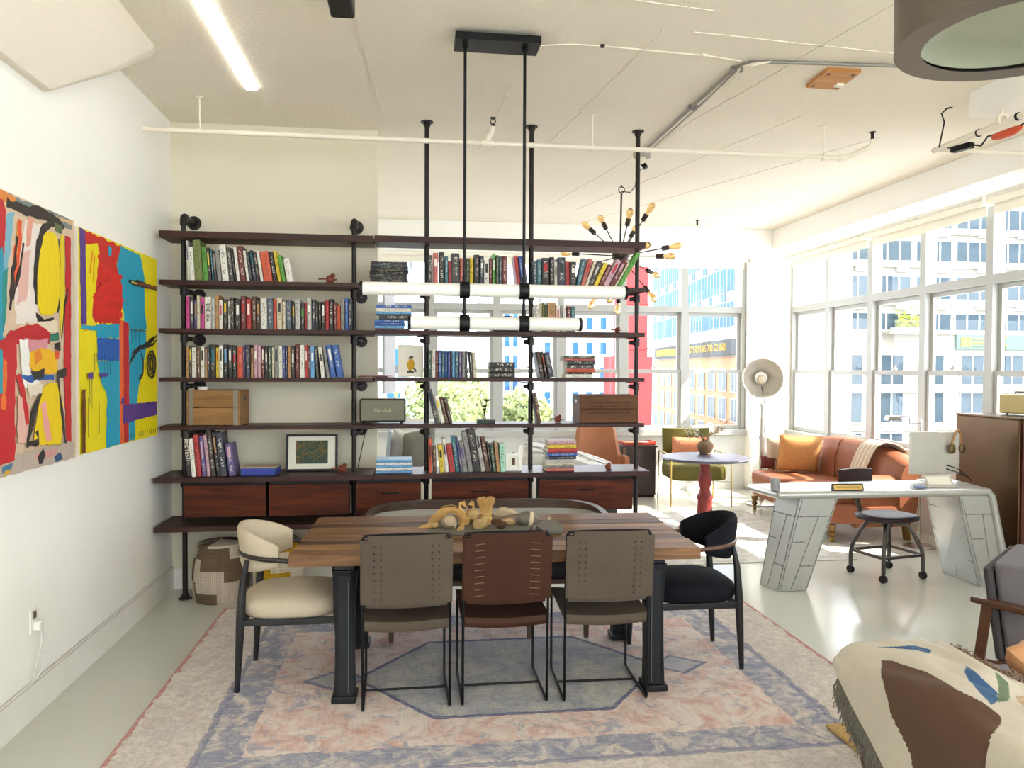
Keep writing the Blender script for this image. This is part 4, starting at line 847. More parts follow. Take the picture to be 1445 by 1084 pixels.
slab([(757, 746), (771, 755), (793, 754), (795, 746), (784, 738), (765, 738)], .016, 'small thick slate slab nearest the black armchair end')
def rock(px, py, h, sx_, sy_, sz_, m, lab, seed, nm='stone', rz=0, blob=.18):
    g = random.Random(seed); p = onT(px, py); bm = bmesh.new(); bmesh.ops.create_icosphere(bm, subdivisions=3, radius=1)
    ax = [V((g.gauss(0, 1), g.gauss(0, 1), g.gauss(0, 1))).normalized() for _ in range(11)]
    for v_ in bm.verts:
        d = v_.co.normalized(); k = min([1.0] + [(.60 + .022 * i) / max(1e-3, d.dot(a)) for i, a in enumerate(ax) if d.dot(a) > .5]) if blob else 1
        v_.co = V((d.x * k * sx_, d.y * k * sy_, max(-.75, d.z * k) * sz_))
    me = bpy.data.meshes.new(nm); bm.to_mesh(me); bm.free(); me.materials.append(m)
    zmin = min(v_.co.z for v_ in me.vertices)
    o = bpy.data.objects.new(nm, me); COL.objects.link(o); o.location = (p.x, p.y, zt + h - zmin); o.rotation_euler = (0, 0, rz); smooth_mesh(me, RAD(25))
    return tag(o, lab, 'stone')
H = .0125
rock(611, 748, H, .035, .03, .024, M_ROCKT, 'small tan stone at the tied straw end of the slate', 1)
rock(633, 749, H, .058, .04, .042, M_ROCK, 'pale wrapped stone lying under the tied straw', 2)
rock(668, 742, H, .05, .05, .05, M_ROCKT, 'tan stone standing behind the straw on the slate', 3)
rock(680, 749, H, .055, .036, .036, M_ROCKT, 'tan angular stone in front of the straw bundle', 4, rz=.4)
rock(704, 748, H, .05, .034, .032, mt('dark_bark_brown', '#4e3522', .9, var=.4, scale=50, bump=.8, bscale=60), 'dark brown rough lump beside the angular tan stone', 5)
rock(718, 744, H, .042, .03, .026, M_ROCKT, 'low tan stone under the flat pale stone', 6)
rock(713, 743, H + .042, .075, .045, .032, M_ROCK, 'flat pale stone lying on top of the others', 7)
M_STRIPE = NT('striped_pebble', .55); v = M_STRIPE.xyz(M_STRIPE.co()); k_ = M_STRIPE.math('LESS_THAN', M_STRIPE.math('ABSOLUTE', M_STRIPE.math('SUBTRACT', M_STRIPE.math('MULTIPLY_ADD', v[2], -.2, v[0]), .018)), .012)
M_STRIPE.col(M_STRIPE.mix(k_, M_STRIPE.mix(M_STRIPE.noise(M_STRIPE.co(), 40, 4), '#57524a', '#7d766a'), '#d2bf9a')); M_STRIPE = M_STRIPE.m
rock(744, 744, H, .062, .045, .045, M_STRIPE, 'smooth grey stone with one pale stripe', 8, blob=0)
rock(774, 739, .0165, .012, .011, .014, M_ROCK, 'tiny pale pebble on the small slate slab', 9)
# straw: a tied hank, a bow of two loops and a sheaf
g = random.Random(4); p = onT(640, 744); r = thing('tied_straw', 'hank of tied raffia with loops wrapped round the pale stone', 'straw', (p.x, p.y, zt + H))
def strands(fn, n_, rad=.0016):
    q = MB()
    for _ in range(n_): q.tube(fn(), rad, 4)
    return q
def hank():
    a, b, c_ = g.gauss(0, .012), g.gauss(0, .010), g.gauss(0, .008)
    return [(-.12 + a, -.045 + b, .03), (-.10 + a, -.05 + b, .055 + c_), (-.06 + a, -.03 + b, .085 + c_), (-.01, -.03 + b, .09 + c_), (.03 + a, -.03 + b, .075 + c_), (.055 + a, -.05 + b, .045), (.05 + a, -.062 + b * .4, .012)]
obj('wrapped_hank', strands(hank, 90), M_STRAW, r, kind='stuff')
def tail():
    a, b = g.gauss(0, .016), g.gauss(0, .01)
    return [(-.10, -.05, .035), (-.13 + a * .5, -.065 + b, .02), (-.165 + a, -.09 + b, .004 + abs(b) * .4)]
obj('loose_tail', strands(tail, 40), M_STRAW, r, kind='stuff')
def tail2():
    a, b = g.gauss(0, .010), g.gauss(0, .01)
    return [(.05, -.055, .03), (.04 + a * .5, -.09 + b, .012), (.02 + a, -.145 + b, .003 + abs(b) * .3 - H)]
obj('loose_tail', strands(tail2, 40), M_STRAW, r, kind='stuff')
def loop(s_):
    def f():
        a = g.gauss(0, .005); return [(.075 + s_ * .004 + a, .02, .055), (.075 + s_ * .035 + a, .02 + a, .085), (.075 + s_ * .042, .02 + a, .112 + a), (.075 + s_ * .02 + a, .02, .122 + a), (.075 + s_ * .002, .02 + a, .095), (.075, .02, .06)]
    return f
for s_ in (-1, 1): obj('bow_loop', strands(loop(s_), 26), M_STRAW, r, kind='stuff')
p = onT(686, 743); r = thing('straw_sheaf', 'short upright sheaf of cut straw between the stones', 'straw', (p.x, p.y + .01, zt + H))
def sheaf():
    a = g.uniform(0, 2 * pi); k = sqrt(g.random()); return [(cos(a) * k * .03, sin(a) * k * .03, .045), (cos(a) * k * .034, sin(a) * k * .03, .09), (cos(a) * k * .052, sin(a) * k * .045, .142 + g.gauss(0, .005))]
obj('stalks', strands(sheaf, 260, .0018), M_STRAW, r, kind='stuff'); obj('binding', MB().lathe([(.032, .05), (.035, .058), (.034, .066)], 16), M_STRAW, r); obj('sheaf_foot', MB().lathe([(.03, 0), (.034, .03), (.03, .05)], 14), M_STRAW, r)
# ---------------------------------------------------------------- woven baskets
def basket_mat(nm, c0, c1, hb, nturn, twist):
    t = NT(nm, .9, 0, .15); v = t.xyz(t.co()); ang = t.math('DIVIDE', t.math('ARCTAN2', v[1], v[0]), 2 * pi)
    idx = t.math('FLOOR', t.math('DIVIDE', v[2], hb)); ph = t.math('FRACT', t.math('ADD', t.math('MULTIPLY', ang, nturn), t.math('MULTIPLY', idx, twist)))
    k = t.math('LESS_THAN', ph, .5); st = t.math('FRACT', t.math('MULTIPLY', ang, 90)); st = t.math('GREATER_THAN', st, .25)
    c = t.mix(k, c0, c1); t.col(t.mix(t.math('MULTIPLY', t.math('SUBTRACT', 1, st), .35), c, '#4a3c2c')); t.bump(st, .3, .003); return t.m
def basket(loc, rad, h, m, lab, rz):
    r = thing('woven_basket', lab, 'basket', loc, rz); nr = 26
    pr = lambda s_: rad * (.80 + .20 * sin(pi * (s_ * .86 + .14)) ** .8)
    prof = [(.01, .0), (pr(0) - .012, 0)]
    for k in range(nr):
        z = h * k / nr
        for j in range(4):
            u = (k + j / 4) / nr; prof.append((pr(u) + .0045 * sin(pi * j / 4) - .0015, h * u))
    prof += [(pr(1), h), (pr(1) - .012, h), (pr(1) - .014, h - .03), (pr(.1) - .02, .02), (.01, .02)]
    obj('body', MB().lathe(prof, 60), m, r, 50)
    lp = [(pr(1) + .006, h - .002), (pr(1) + .010, h + .006), (pr(1) + .004, h + .016)]
    for k in range(14):
        rr = (pr(1) + .004) * (1 - k / 14); lp += [(rr, h + .018 + .022 * k / 14), (rr - .004, h + .021 + .022 * k / 14)]
    lp += [(.008, h + .046), (.0005, h + .046)]
    obj('lid', MB().lathe([(.001, h - .002)] + lp, 60), m, r, 50)
    return r
basket((-1.355, 5.70, .0), .192, .385, basket_mat('brown_white_weave', '#cdbfae', '#71604f', .078, 1.5, .22), 'brown and white woven lidded basket under the bookcase ledge', .6)
basket((-.955, 5.70, .0), .175, .40, basket_mat('yellow_white_weave', '#ddd2bf', '#c29a22', .07, 2, .25), 'yellow and white woven lidded basket behind the cream armchair', 2.2)
# wall outlet with plug
o0 = on(47, 879, 0, XL)
r = thing('wall_outlet', 'double outlet on the painted wall with a white plug in it', 'outlet', (XL, o0.y, .40))
obj('plate', bx(0, .006, -.037, .037, .0, .115), M_TRIM, r, bevel=.002)
obj('socket', bx(.006, .008, -.016, .016, .065, .1), M_TIN, r, bevel=.001)
obj('plug', bx(.006, .04, -.02, .02, .012, .052), M_TRIM, r, bevel=.006)
q = MB().tube([(.036, .004, .03), (.05, .012, -.03), (.04, .025, -.11), (.03, .01, -.19), (.02, -.03, -.218)], .0032, 6); obj('plug_cord', q, MATS['old_white_cable'], r, 40)
q = MB().tube([(.036, -.006, .03), (.046, -.02, -.04), (.03, -.03, -.13), (.018, -.05, -.218)], .0032, 6); obj('plug_cord', q, MATS['old_white_cable'], r, 40)
# ---------------------------------------------------------------- right side: desk
M_ALU = NT('riveted_aluminium', .3, .7); v = M_ALU.co(); n = M_ALU.noise(v, 3, 4, .6); M_ALU.col(M_ALU.mix(n, '#b4b4b2', '#cfcfcd')); M_ALU.rough(M_ALU.math('MULTIPLY_ADD', n, .3, .22)); M_ALU = M_ALU.m
M_ALUD = mt('aluminium_seam', '#939595', .4, .8); M_RIV = mt('rivet_metal', '#737576', .4, .8)
dk = thing('aviator_desk', 'polished riveted aluminium wing desk with two slanting box legs', 'desk', (2.62, 5.27, 0))
O = V((2.62, 5.27, 0))
def L_(*p): return V(p) - O
tp = [(2.60, 5.73), (2.65, 5.30), (4.36, 5.275), (4.43, 5.82)]
o = obj('desk_top', MB().prism([(x - O.x, y - O.y) for x, y in tp], .70, .758, 'xy'), M_ALU, dk); b = o.modifiers.new('edge', 'BEVEL'); b.width = .027; b.segments = 5; b.limit_method = 'ANGLE'; smooth_mesh(o.data, RAD(20))
def quadleg(B, T, nm):
    r = obj(nm, MB().loft([[V((x - O.x, y - O.y, .0)) for x, y in B], [V((x - O.x, y - O.y, .702)) for x, y in T]]), M_ALU, dk, bevel=.006)
    q, s2 = MB(), MB()
    P = lambda i, a, z: V((B[i][0] + (T[i][0] - B[i][0]) * z, B[i][1] + (T[i][1] - B[i][1]) * z, .702 * z)).lerp(V((B[(i + 1) % 4][0] + (T[(i + 1) % 4][0] - B[(i + 1) % 4][0]) * z, B[(i + 1) % 4][1] + (T[(i + 1) % 4][1] - B[(i + 1) % 4][1]) * z, .702 * z)), a) - O
    for i in range(4):
        for (a0, z0, a1, z1) in ((.04, .80, .96, .80), (.04, .53, .45, .53), (.5, .27, .96, .27), (.42, .02, .62, .80), (.05, .02, .05, .98), (.95, .02, .95, .98)):
            p0, p1 = P(i, a0, z0), P(i, a1, z1); nn = int((p1 - p0).length / .014)
            s2.tube([p0, p1], .0008, 4)
            for k in range(nn): q.sph(p0.lerp(p1, (k + .5) / nn), .0052, 5, 3)
    obj('rivets', q, M_RIV, r, kind='stuff'); obj('panel_seams', s2, M_ALUD, r, kind='stuff')
quadleg([(2.70, 5.38), (2.925, 5.38), (2.93, 5.62), (2.655, 5.60)], [(2.85, 5.345), (3.15, 5.345), (3.15, 5.66), (2.79, 5.62)], 'pedestal')
quadleg([(4.30, 5.32), (4.535, 5.31), (4.56, 5.74), (4.30, 5.75)], [(4.10, 5.30), (4.345, 5.295), (4.40, 5.80), (4.16, 5.80)], 'pedestal')
q = MB().tube([L_(4.33, 5.30, .728), L_(4.36, 5.30, .70), L_(4.44, 5.305, .36), L_(4.535, 5.315, .0)], [.028, .03, .032, .034], 12); obj('rounded_edge', q, M_ALU, dk, 50)
DZ = .7588
c = fl(1094, 692, .76)
o = obj('tumbler', MB().lathe([(.030, 0), (.033, .004), (.034, .085), (.031, .085), (.030, .008), (.001, .008)], 24), mt('grey_candle_glass', '#a9a9ad', .3, .2), None, 40); o.location = (c.x, c.y, DZ); tag(o, 'grey glass tumbler standing at the free end of the desk', 'cup')
p0, p1 = fl(1178, 693, .76), fl(1223, 693, .76); w_ = (p1.x - p0.x) / 2
r = thing('name_plate', 'black desk name plate with a gold face', 'name plate', ((p0.x + p1.x) / 2, p0.y + .02, DZ), RAD(-3))
obj('wedge', MB().prism([(-.006, 0), (.03, 0), (.022, .048), (.012, .048)], -w_, w_, 'yz'), M_BLACK, r)
Mt = Matrix.Translation((0, .002, .0235)) @ Matrix.Rotation(RAD(-20.5), 4, 'X')
q = MB().box(-w_ + .008, w_ - .008, -.0012, 0, -.018, .018, M=Mt); obj('gold_face', q, mt('gold_plate', '#c9a860', .35, .7), r)
q = MB(); x = -w_ + .03; rs = random.Random(9)
while x < w_ - .04: l = rs.uniform(.006, .014); q.box(x, x + l, -.0018, -.0012, -.004, .004, M=Mt); x += l + .004
obj('engraving', q, M_EYE, r, kind='stuff')
m0 = on(1281, 676, 1, 5.72); 
r = thing('monitor', 'silver computer monitor seen from the back on the desk', 'monitor', (4.17, 5.70, DZ), RAD(-4))
M_SILV = mt('silver_plastic', '#c9c6bd', .35, .3)
obj('shell', bx(-.20, .21, -.012, .012, .055, .40), M_SILV, r, bevel=.008); obj('screen', bx(-.19, .20, .012, .014, .07, .39), M_BLACK, r); obj('lower_ridge', bx(-.198, .208, -.015, -.012, .155, .16), M_SILV, r)
obj('stand', MB().box(-.05, .05, .02, .03, .004, .2).box(-.09, .09, -.06, .08, 0, .006), M_SILV, r, bevel=.003)
for z in (.10, .13): obj('cable', MB().tube([(.10, -.014, z), (.16, -.05, z - .02), (.24, -.09, .04), (.27, -.08, .004)], .004, 6), M_BLACK, r, 40)
r = thing('headphones', 'tan headphones hanging over the corner of the silver monitor', 'headphones', (4.30, 5.67, DZ + .30))
obj('head_band', MB().tube([(-.01, -.02, .0), (.02, -.024, .09), (.05, -.01, .118), (.085, .005, .08), (.10, .01, -.02)], .009, 8), mt('tan_headband', '#a87b4d', .5), r, 50)
for x, y in ((-.012, -.028), (.10, .005)): obj('ear_cup', MB().sph((x, y, -.035), (.032, .018, .042), 14, 10), mt('dark_brass_cup', '#6b5a3c', .4, .5), r, 50)
r = thing('laptop_stand', 'silver tablet stand lying open on the desk in front of the monitor', 'stand', (4.02, 5.42, DZ), RAD(-4))
obj('base_plate', bx(-.15, .13, -.06, .10, 0, .008), M_SILV, r, bevel=.002)
Mt = Matrix.Translation((0, -.03, .01)) @ Matrix.Rotation(RAD(-38), 4, 'X')
obj('frame', MB().box(-.11, .10, 0, .006, 0, .014, M=Mt).box(-.11, .10, 0, .006, .085, .10, M=Mt).box(-.11, -.096, 0, .006, .014, .085, M=Mt).box(.086, .10, 0, .006, .014, .085, M=Mt), M_SILV, r)
obj('sheet', bx(-.096, .086, .002, .004, .014, .085, M=Mt), M_PAPER, r)
obj('leg', MB().tube([(0, .03, .07), (0, .08, .008)], .005, 6), M_SILV, r)
o = obj('mouse', MB().sph((0, 0, .012), (.055, .032, .014), 16, 8), mt('blue_grey_plastic', '#7d90b4', .4), None, 50); o.location = (3.80, 5.345, DZ + .002); tag(o, 'flat blue grey mouse on the desk near the tablet stand', 'mouse')
# ---------------------------------------------------------------- desk chair
M_DKLE = leather('dark_brown_leather', '#261a19', '#3a2a2b', .45); M_GUN = mt('gunmetal', '#55504c', .4, .75)
r = thing('desk_stool', 'industrial rolling desk chair with brown leather seat and low back', 'chair', (3.78, 5.71, 0), RAD(12))
rg = []
for zz, sc in ((.455, .86), (.462, .98), (.48, 1.0), (.495, .96), (.503, .8), (.500, .4), (.497, .05)):
    rg.append([V((.235 * sc * math.copysign(abs(cos(2 * pi * k / 36)) ** .75, cos(2 * pi * k / 36)), .20 * sc * math.copysign(abs(sin(2 * pi * k / 36)) ** .75, sin(2 * pi * k / 36)), zz)) for k in range(36)])
obj('seat', MB().loft(rg), M_DKLE, r, 60)
obj('back_post', MB().bar((-.10, .16, .44), (-.14, .235, .78), .04, .012, (0, 1, 0)), M_GUN, r, bevel=.002)
obj('backrest', MB().sheet(lambda u, v_: (-.14 + (-.16 + .32 * u), .235 - .05 * (2 * u - 1) ** 2, .70 + .14 * v_), 12, 4, .035), M_DKLE, r, 60)
obj('screw_post', MB().cyl((0, 0, .30), (0, 0, .455), .022, n=12).cyl((0, 0, .40), (0, 0, .452), .05, n=16), M_GUN, r, 40)
FT = [(-.20, -.17), (.20, -.17), (.20, .17), (-.20, .17)]
for x, y in FT:
    lg = obj('leg', MB().tube([(x * .25, y * .25, .43), (x * .55, y * .55, .425), (x * .72, y * .72, .36), (x * .95, y * .95, .24), (x, y, .17), (x, y, .065)], .016, 8), M_GUN, r, 50)
    obj('caster', MB().cyl((x - .014, y, .030), (x + .014, y, .030), .030, n=16).cyl((x, y, .05), (x, y, .07), .008, n=8), M_BLACK, lg, 40)
for k in range(4):
    a, b = FT[k], FT[(k + 1) % 4]; obj('brace', MB().bar((a[0], a[1], .19), (b[0], b[1], .19), .012, .022), M_GUN, r)
# slim reading lamp standing behind the desk
c = fl(1297, 772)
r = thing('reading_lamp', 'slim chrome reading lamp standing between desk and rust sofa', 'lamp', (c.x, c.y, 0)); M_CHR = mt('brushed_chrome', '#b9b7b2', .25, .9)
obj('base', MB().lathe([(.14, 0), (.14, .012), (.12, .02), (.014, .026)], 30), M_CHR, r, 40); obj('pole', MB().cyl((0, 0, .02), (0, 0, 1.20), .008, n=10), M_CHR, r, 40)
obj('swing_arm', MB().tube([(0, 0, 1.16), (-.13, -.02, 1.16), (-.13, -.02, 1.22), (-.25, -.04, 1.23)], .006, 8), M_CHR, r, 40); obj('shade', MB().prism([(-.38, 1.19), (-.25, 1.19), (-.25, 1.215), (-.27, 1.235), (-.36, 1.235)], -.075, -.005, 'xz'), M_CHR, r, bevel=.004)
# ---------------------------------------------------------------- dark cabinet and radio
M_BRZC = mt('dark_bronzed_panel', '#5a432b', .32, .75, .35, 2.2, stretch=(1, 1, .6))
r = thing('dark_cabinet', 'tall dark bronzed cabinet standing behind the end of the desk', 'cabinet', (4.62, 5.34, 0))
obj('body', bx(0, .46, 0, .69, .06, 1.272), M_BRZC, r, bevel=.008); obj('top', bx(-.006, .466, -.006, .695, 1.272, 1.288), M_BRZC, r, bevel=.004); obj('plinth', bx(.02, .44, .02, .67, 0, .06), M_BLACK, r)
obj('door', bx(.02, .45, -.014, -.001, .09, 1.25), wood('red_strip', '#4a1f16', '#6b3022', 2, .4), r, bevel=.003)
r = thing('table_radio', 'cream yellow retro radio on the dark cabinet', 'radio', (4.90, 5.64, 1.289), RAD(-80))
M_RADIO = mt('mustard_cream_plastic', '#c2ad6e', .4); obj('case', bx(-.16, .12, -.06, .10, .012, .17), M_RADIO, r, bevel=.012)
obj('handle', MB().tube([(-.08, .02, .168), (-.07, .02, .19), (.04, .02, .19), (.05, .02, .168)], .006, 8), mt('dark_handle', '#4a3428', .5), r, 40); obj('dial', MB().cyl((.123, .02, .09), (.119, .02, .09), .022, n=14), M_BLACK, r)
for x in (-.13, .09): obj('foot', MB().cyl((x, .0, 0), (x, .0, .014), .008, n=8), M_BLACK, r)
# ---------------------------------------------------------------- rust leather sofa
M_RUST = leather('rust_leather', '#7d4832', '#a4684a', .55)
sf = thing('leather_sofa', 'rust leather roll arm sofa under the side windows', 'sofa', (4.40, 7.72, 0)); hy = .96
obj('base', MB().sph((-.02, 0, .275), (.455, hy, .105), 40, 12, .28), M_RUST, sf, 50)
for s_ in (-1, 1): obj('seat_cushion', MB().sph((-.09, s_ * .43, .405), (.41, .425, .085), 36, 12, .32), M_RUST, sf, 50)
rg = []
for k in range(31):
    y = -hy + 2 * hy * k / 30; e = 1 - abs(y / hy) ** 6; h = .80 + .12 * (1 - abs(y / hy) ** 3) * 1.0 - .03 * (y / hy < 0) * abs(y / hy); ring = []
    for j in range(16):
        a = 2 * pi * j / 16; ring.append(V((.30 + .13 * math.copysign(abs(cos(a)) ** .6, cos(a)) * (.75 + .25 * e) + .05 * max(0, sin(a)), y, .25 + (h - .25) * (.5 + .5 * math.copysign(abs(sin(a)) ** .55, sin(a))))))
    rg.append(ring)
obj('backrest', MB().loft(rg), M_RUST, sf, 60)
for x in (.12,): obj('back_seam', MB().tube([(.165, x, .46), (.17, x, .70), (.23, x, .885), (.30, x, .91)], .005, 6), mt('dark_seam', '#5d2c1a', .7), sf)
for s_ in (-1, 1):
    rg = []
    for k in range(9):
        x = -.20 + .55 * k / 8; rg.append([V((x, s_ * (hy - .10) + .105 * cos(2 * pi * j / 18) * (1 if sin(2 * pi * j / 18) > -.2 else .85), .54 + .10 * sin(2 * pi * j / 18) - (.30 if sin(2 * pi * j / 18) < -.5 else 0))) for j in range(18)])
    am = obj('arm', MB().loft(rg), M_RUST, sf, 50); obj('scroll', MB().cyl((-.215, s_ * (hy - .10), .54), (-.195, s_ * (hy - .10), .54), .085, n=24), M_RUST, am, 40)
for y in (-hy + .14, hy - .10):
    lg = obj('leg', MB().lathe([(.016, .05), (.034, .075), (.036, .09), (.024, .10), (.038, .13), (.038, .17)], 16, (-.40, y, 0)), mt('turned_brass_leg', '#8b6a3a', .4, .4), sf, 50); obj('caster', MB().cyl((-.415, y, .024), (-.385, y, .024), .024, n=14).box(-.406, -.394, y - .008, y + .008, .024, .06), mt('brass', '#a98b4c', .35, .9), lg, 40)
    obj('leg', MB().bar((.36, y, .18), (.38, y, 0), .05, .05), MATS['turned_brass_leg'], sf)
def cushion(nm, lab, p, sx_, sz_, th, m, rot, cat='cushion', fringe=None):
    r = thing(nm, lab, cat, p); r.rotation_euler = rot; n_ = 16
    def f(sg):
        def g_(u, v_):
            a, b = 2 * u - 1, 2 * v_ - 1; k = max(0, (1 - a ** 4) * (1 - b ** 4)) ** .5
            pin = 1 - .06 * (1 - abs(a)) * abs(b) ** 3; pin2 = 1 - .06 * (1 - abs(b)) * abs(a) ** 3
            return (a * sx_ * pin2, sg * th * k, b * sz_ * pin)
        return g_
    q = MB().sheet(f(1), n_, n_); q.sheet(f(-1), n_, n_); obj('cover', q, m, r, 60)
    if fringe:
        q = MB(); g = random.Random(3)
        for k in range(46):
            for a in ((-1 + 2 * k / 45, 1), (-1 + 2 * k / 45, -1), (1, -1 + 2 * k / 45), (-1, -1 + 2 * k / 45)):
                x, z = a[0] * sx_ * .985, a[1] * sz_ * .985; q.tube([(x, 0, z), (x + (.02 * a[0] if abs(a[0]) == 1 else 0) + g.gauss(0, .004), g.gauss(0, .006), z + (.02 * a[1] if abs(a[1]) == 1 else 0) + g.gauss(0, .004))], .0014, 4)
        obj('fringe', q, fringe, r, kind='stuff')
    return r
M_ORGL = mt('orange_linen', '#bd8650', .85, var=.18, scale=30, bump=.25, bscale=200)
cushion('cushion', 'orange linen cushion with pale fringe at the far end of the rust sofa', (4.33, 8.17, .705), .235, .215, .085, M_ORGL, (RAD(14), RAD(2), RAD(-62 + 50)), fringe=mt('pale_fringe', '#e6d6b4', .9))
cushion('cushion', 'cream woven cushion half hidden behind the orange cushion', (4.26, 8.40, .69), .20, .19, .07, mt('cream_weave', '#b9ab97', .9), (RAD(18), 0, RAD(-20)))
cushion('bolster_cushion', 'small dark red cushion by the far arm of the sofa', (4.12, 8.46, .575), .10, .075, .06, mt('dark_red_velvet', '#5c2118', .8), (RAD(5), 0, RAD(-35)))
def sofath(u, v_):
    y = 6.95 + .30 * u + .05 * v_ * (1 - u); s_ = v_
    rip = .012 * sin(u * 26) * (.3 + v_)
    pts = [(4.86, .70), (4.84, .84), (4.76, .905), (4.66, .925), (4.585, .88), (4.555, .80), (4.53, .70), (4.505, .58), (4.49, .50)]
    k = s_ * (len(pts) - 1); i = min(int(k), len(pts) - 2); f = k - i
    x, z = [pts[i][j] * (1 - f) + pts[i + 1][j] * f for j in (0, 1)]; return (x - .012 + rip, y + .22 * v_, z + .012 + abs(rip) * .5)
o = obj('throw_blanket', MB().sheet(sofath, 30, 26, .008), mt('cream_gauze', '#e0d3c0', .9, bump=.3, bscale=200), None, 60); tag(o, 'cream gauze throw hanging over the back of the rust sofa', 'throw')
# ---------------------------------------------------------------- big studio floor lamp
M_STEEL = mt('worn_steel', '#bebbb3', .3, .85, .2, 12)
c = V((4.245, 8.92, 0))
r = thing('studio_floor_lamp', 'tall steel studio lamp with a big dish reflector by the corner column', 'lamp', c)
obj('base', MB().lathe([(.20, 0), (.20, .02), (.16, .035), (.05, .05), (.036, .08)], 30), M_STEEL, r, 40); obj('pole', MB().cyl((0, 0, .05), (0, 0, .82), .032, n=16).cyl((0, 0, .82), (0, 0, 1.22), .026, n=16).cyl((0, 0, .80), (0, 0, .84), .037, n=16).cyl((0, 0, 1.20), (0, 0, 1.235), .035, n=16), M_STEEL, r, 40)
obj('yoke', MB().tube([(-.09, .03, 1.38), (-.09, .02, 1.25), (.09, .02, 1.25), (.09, .03, 1.38)], .007, 8).cyl((0, .02, 1.22), (0, .02, 1.255), .012, n=10), M_STEEL, r, 40)
Mt = Matrix.Rotation(RAD(-17.5), 4, 'Z') @ Matrix.Rotation(RAD(84), 4, 'X')          # the dish opens towards the camera, a little downwards
M_DISH = mt('polished_reflector', '#d8d3c8', .35, .5)
prof = [(.062, -.19), (.075, -.185), (.11, -.17), (.17, -.12), (.215, -.05), (.235, .02), (.242, .03), (.246, .026), (.240, .015), (.22, -.055), (.175, -.128), (.112, -.18), (.07, -.20), (.062, -.20)]
obj('dish', MB().lathe(prof, 44, (0, 0, 1.545), Mt), M_DISH, r, 60); obj('neck', MB().lathe([(.001, -.32), (.05, -.315), (.062, -.28), (.066, -.19), (.058, -.188), (.055, -.2), (.001, -.2)], 24, (0, 0, 1.545), Mt), M_STEEL, r, 50)
obj('inner_ring', MB().lathe([(.075, -.13), (.082, -.12), (.085, -.128), (.08, -.14), (.075, -.135)], 30, (0, 0, 1.565), Mt), M_STEEL, r, 50)
obj('bulb', MB().lathe([(.018, -.2), (.022, -.17), (.045, -.12), (.05, -.09), (.04, -.06), (.0005, -.045)], 20, (0, 0, 1.545), Mt), mt('frosted_bulb', '#d9cdb2', .15), r, 60)
obj('cord', MB().tube([(.01, .05, 1.45), (.05, .06, 1.30), (.045, .03, 1.0), (.06, .03, .6), (.07, .03, .2), (.09, .04, .012)], .005, 6), M_BLACK, r, 40)
# ---------------------------------------------------------------- light rug, round table, vase, green chair
t = NT('pale_worn_rug', .95, 0, .1); v = t.co(); n = t.noise(v, 3, 6, .75, 1); n2 = t.noise(v, 15, 4, .7)
c_ = t.mix(t.ramp(n, [(.4, 0.0), (.62, 1.0)]), '#b3ada4', '#d8d3ca'); c_ = t.mix(t.math('MULTIPLY', t.ramp(n2, [(.5, 0.0), (.65, 1.0)]), .5), c_, '#8f8d8c'); t.col(c_); t.bump(t.noise(v, 200, 2), .2, .002)
o = obj('pale_rug', bx(-.98, .98, -1.15, 1.15, 0, .008), t.m, bevel=.002); o.location = (2.86, 7.36, .0005); tag(o, 'pale grey worn rug under the round pedestal table', 'rug')
M_REDW = mt('red_painted_wood', '#7c2a26', .55, var=.25, scale=20)
r = thing('round_table', 'round table with violet grey top on a red turned pedestal', 'table', (2.985, 7.56, .009))
obj('table_top', MB().lathe([(.001, .716), (.40, .716), (.435, .722), (.445, .735), (.438, .747), (.42, .75), (.001, .75)], 56), mt('violet_grey_top', '#4f4d60', .4, var=.12), r, 40)
obj('pedestal', MB().lathe([(.26, 0), (.26, .03), (.20, .06), (.10, .085), (.085, .11), (.075, .20), (.072, .30), (.085, .325), (.080, .345), (.058, .38), (.050, .42), (.066, .48), (.070, .53), (.052, .58), (.048, .66), (.06, .70), (.06, .716)], 32), M_REDW, r, 50)
M_CLAY = mt('rough_brown_clay', '#7d6148', .9, var=.25, scale=20, bump=.5, bscale=50)
vp = fl(995, 641, .76)
r = thing('clay_vase', 'squat brown clay vase on the round table', 'vase', (vp.x, vp.y, .760))
obj('pot', MB().lathe([(.001, 0), (.05, 0), (.062, .006), (.058, .018), (.075, .04), (.088, .075), (.084, .105), (.06, .13), (.036, .138), (.038, .15), (.03, .15), (.03, .13), (.001, .12)], 30), M_CLAY, r, 50)
br = thing('dried_branches', 'dry twigs with small leaves and white buds stuck in the clay vase', 'branches', (vp.x, vp.y, .885)); g = random.Random(8)
q, lf, bd = MB(), MB(), MB()
for k in range(9):
    a = g.uniform(-.5, 1.2) if k > 4 else g.uniform(2.4, 4.0); l = g.uniform(.16, .28) if k > 4 else g.uniform(.14, .3); up = g.uniform(.4, 1.0) if k > 4 else g.uniform(-.25, .7)
    pts = [V((0, 0, 0)), V((cos(a) * l * .15, sin(a) * l * .1, .04))]
    for j in range(1, 6): pts.append(V((cos(a) * l * j / 5 + g.gauss(0, .012), sin(a) * l * .5 * j / 5, .04 + up * l * j / 5 + g.gauss(0, .012))))
    q.tube(pts, [.003, .003, .0026, .0022, .0018, .0014, .001], 5)
    for p in pts[3:]:
        for _ in range(5):
            d = V((g.gauss(0, 1), g.gauss(0, 1), g.gauss(0, 1))).normalized() * .03; e = p + d; q.tube([p, e], .0008, 4)
            if k > 4: u = d.orthogonal().normalized() * .007; lf.add([e - d * .4, e + u, e + d * .5, e - u], [(0, 1, 2, 3)])
            else: bd.sph(e, .0045, 6, 4)
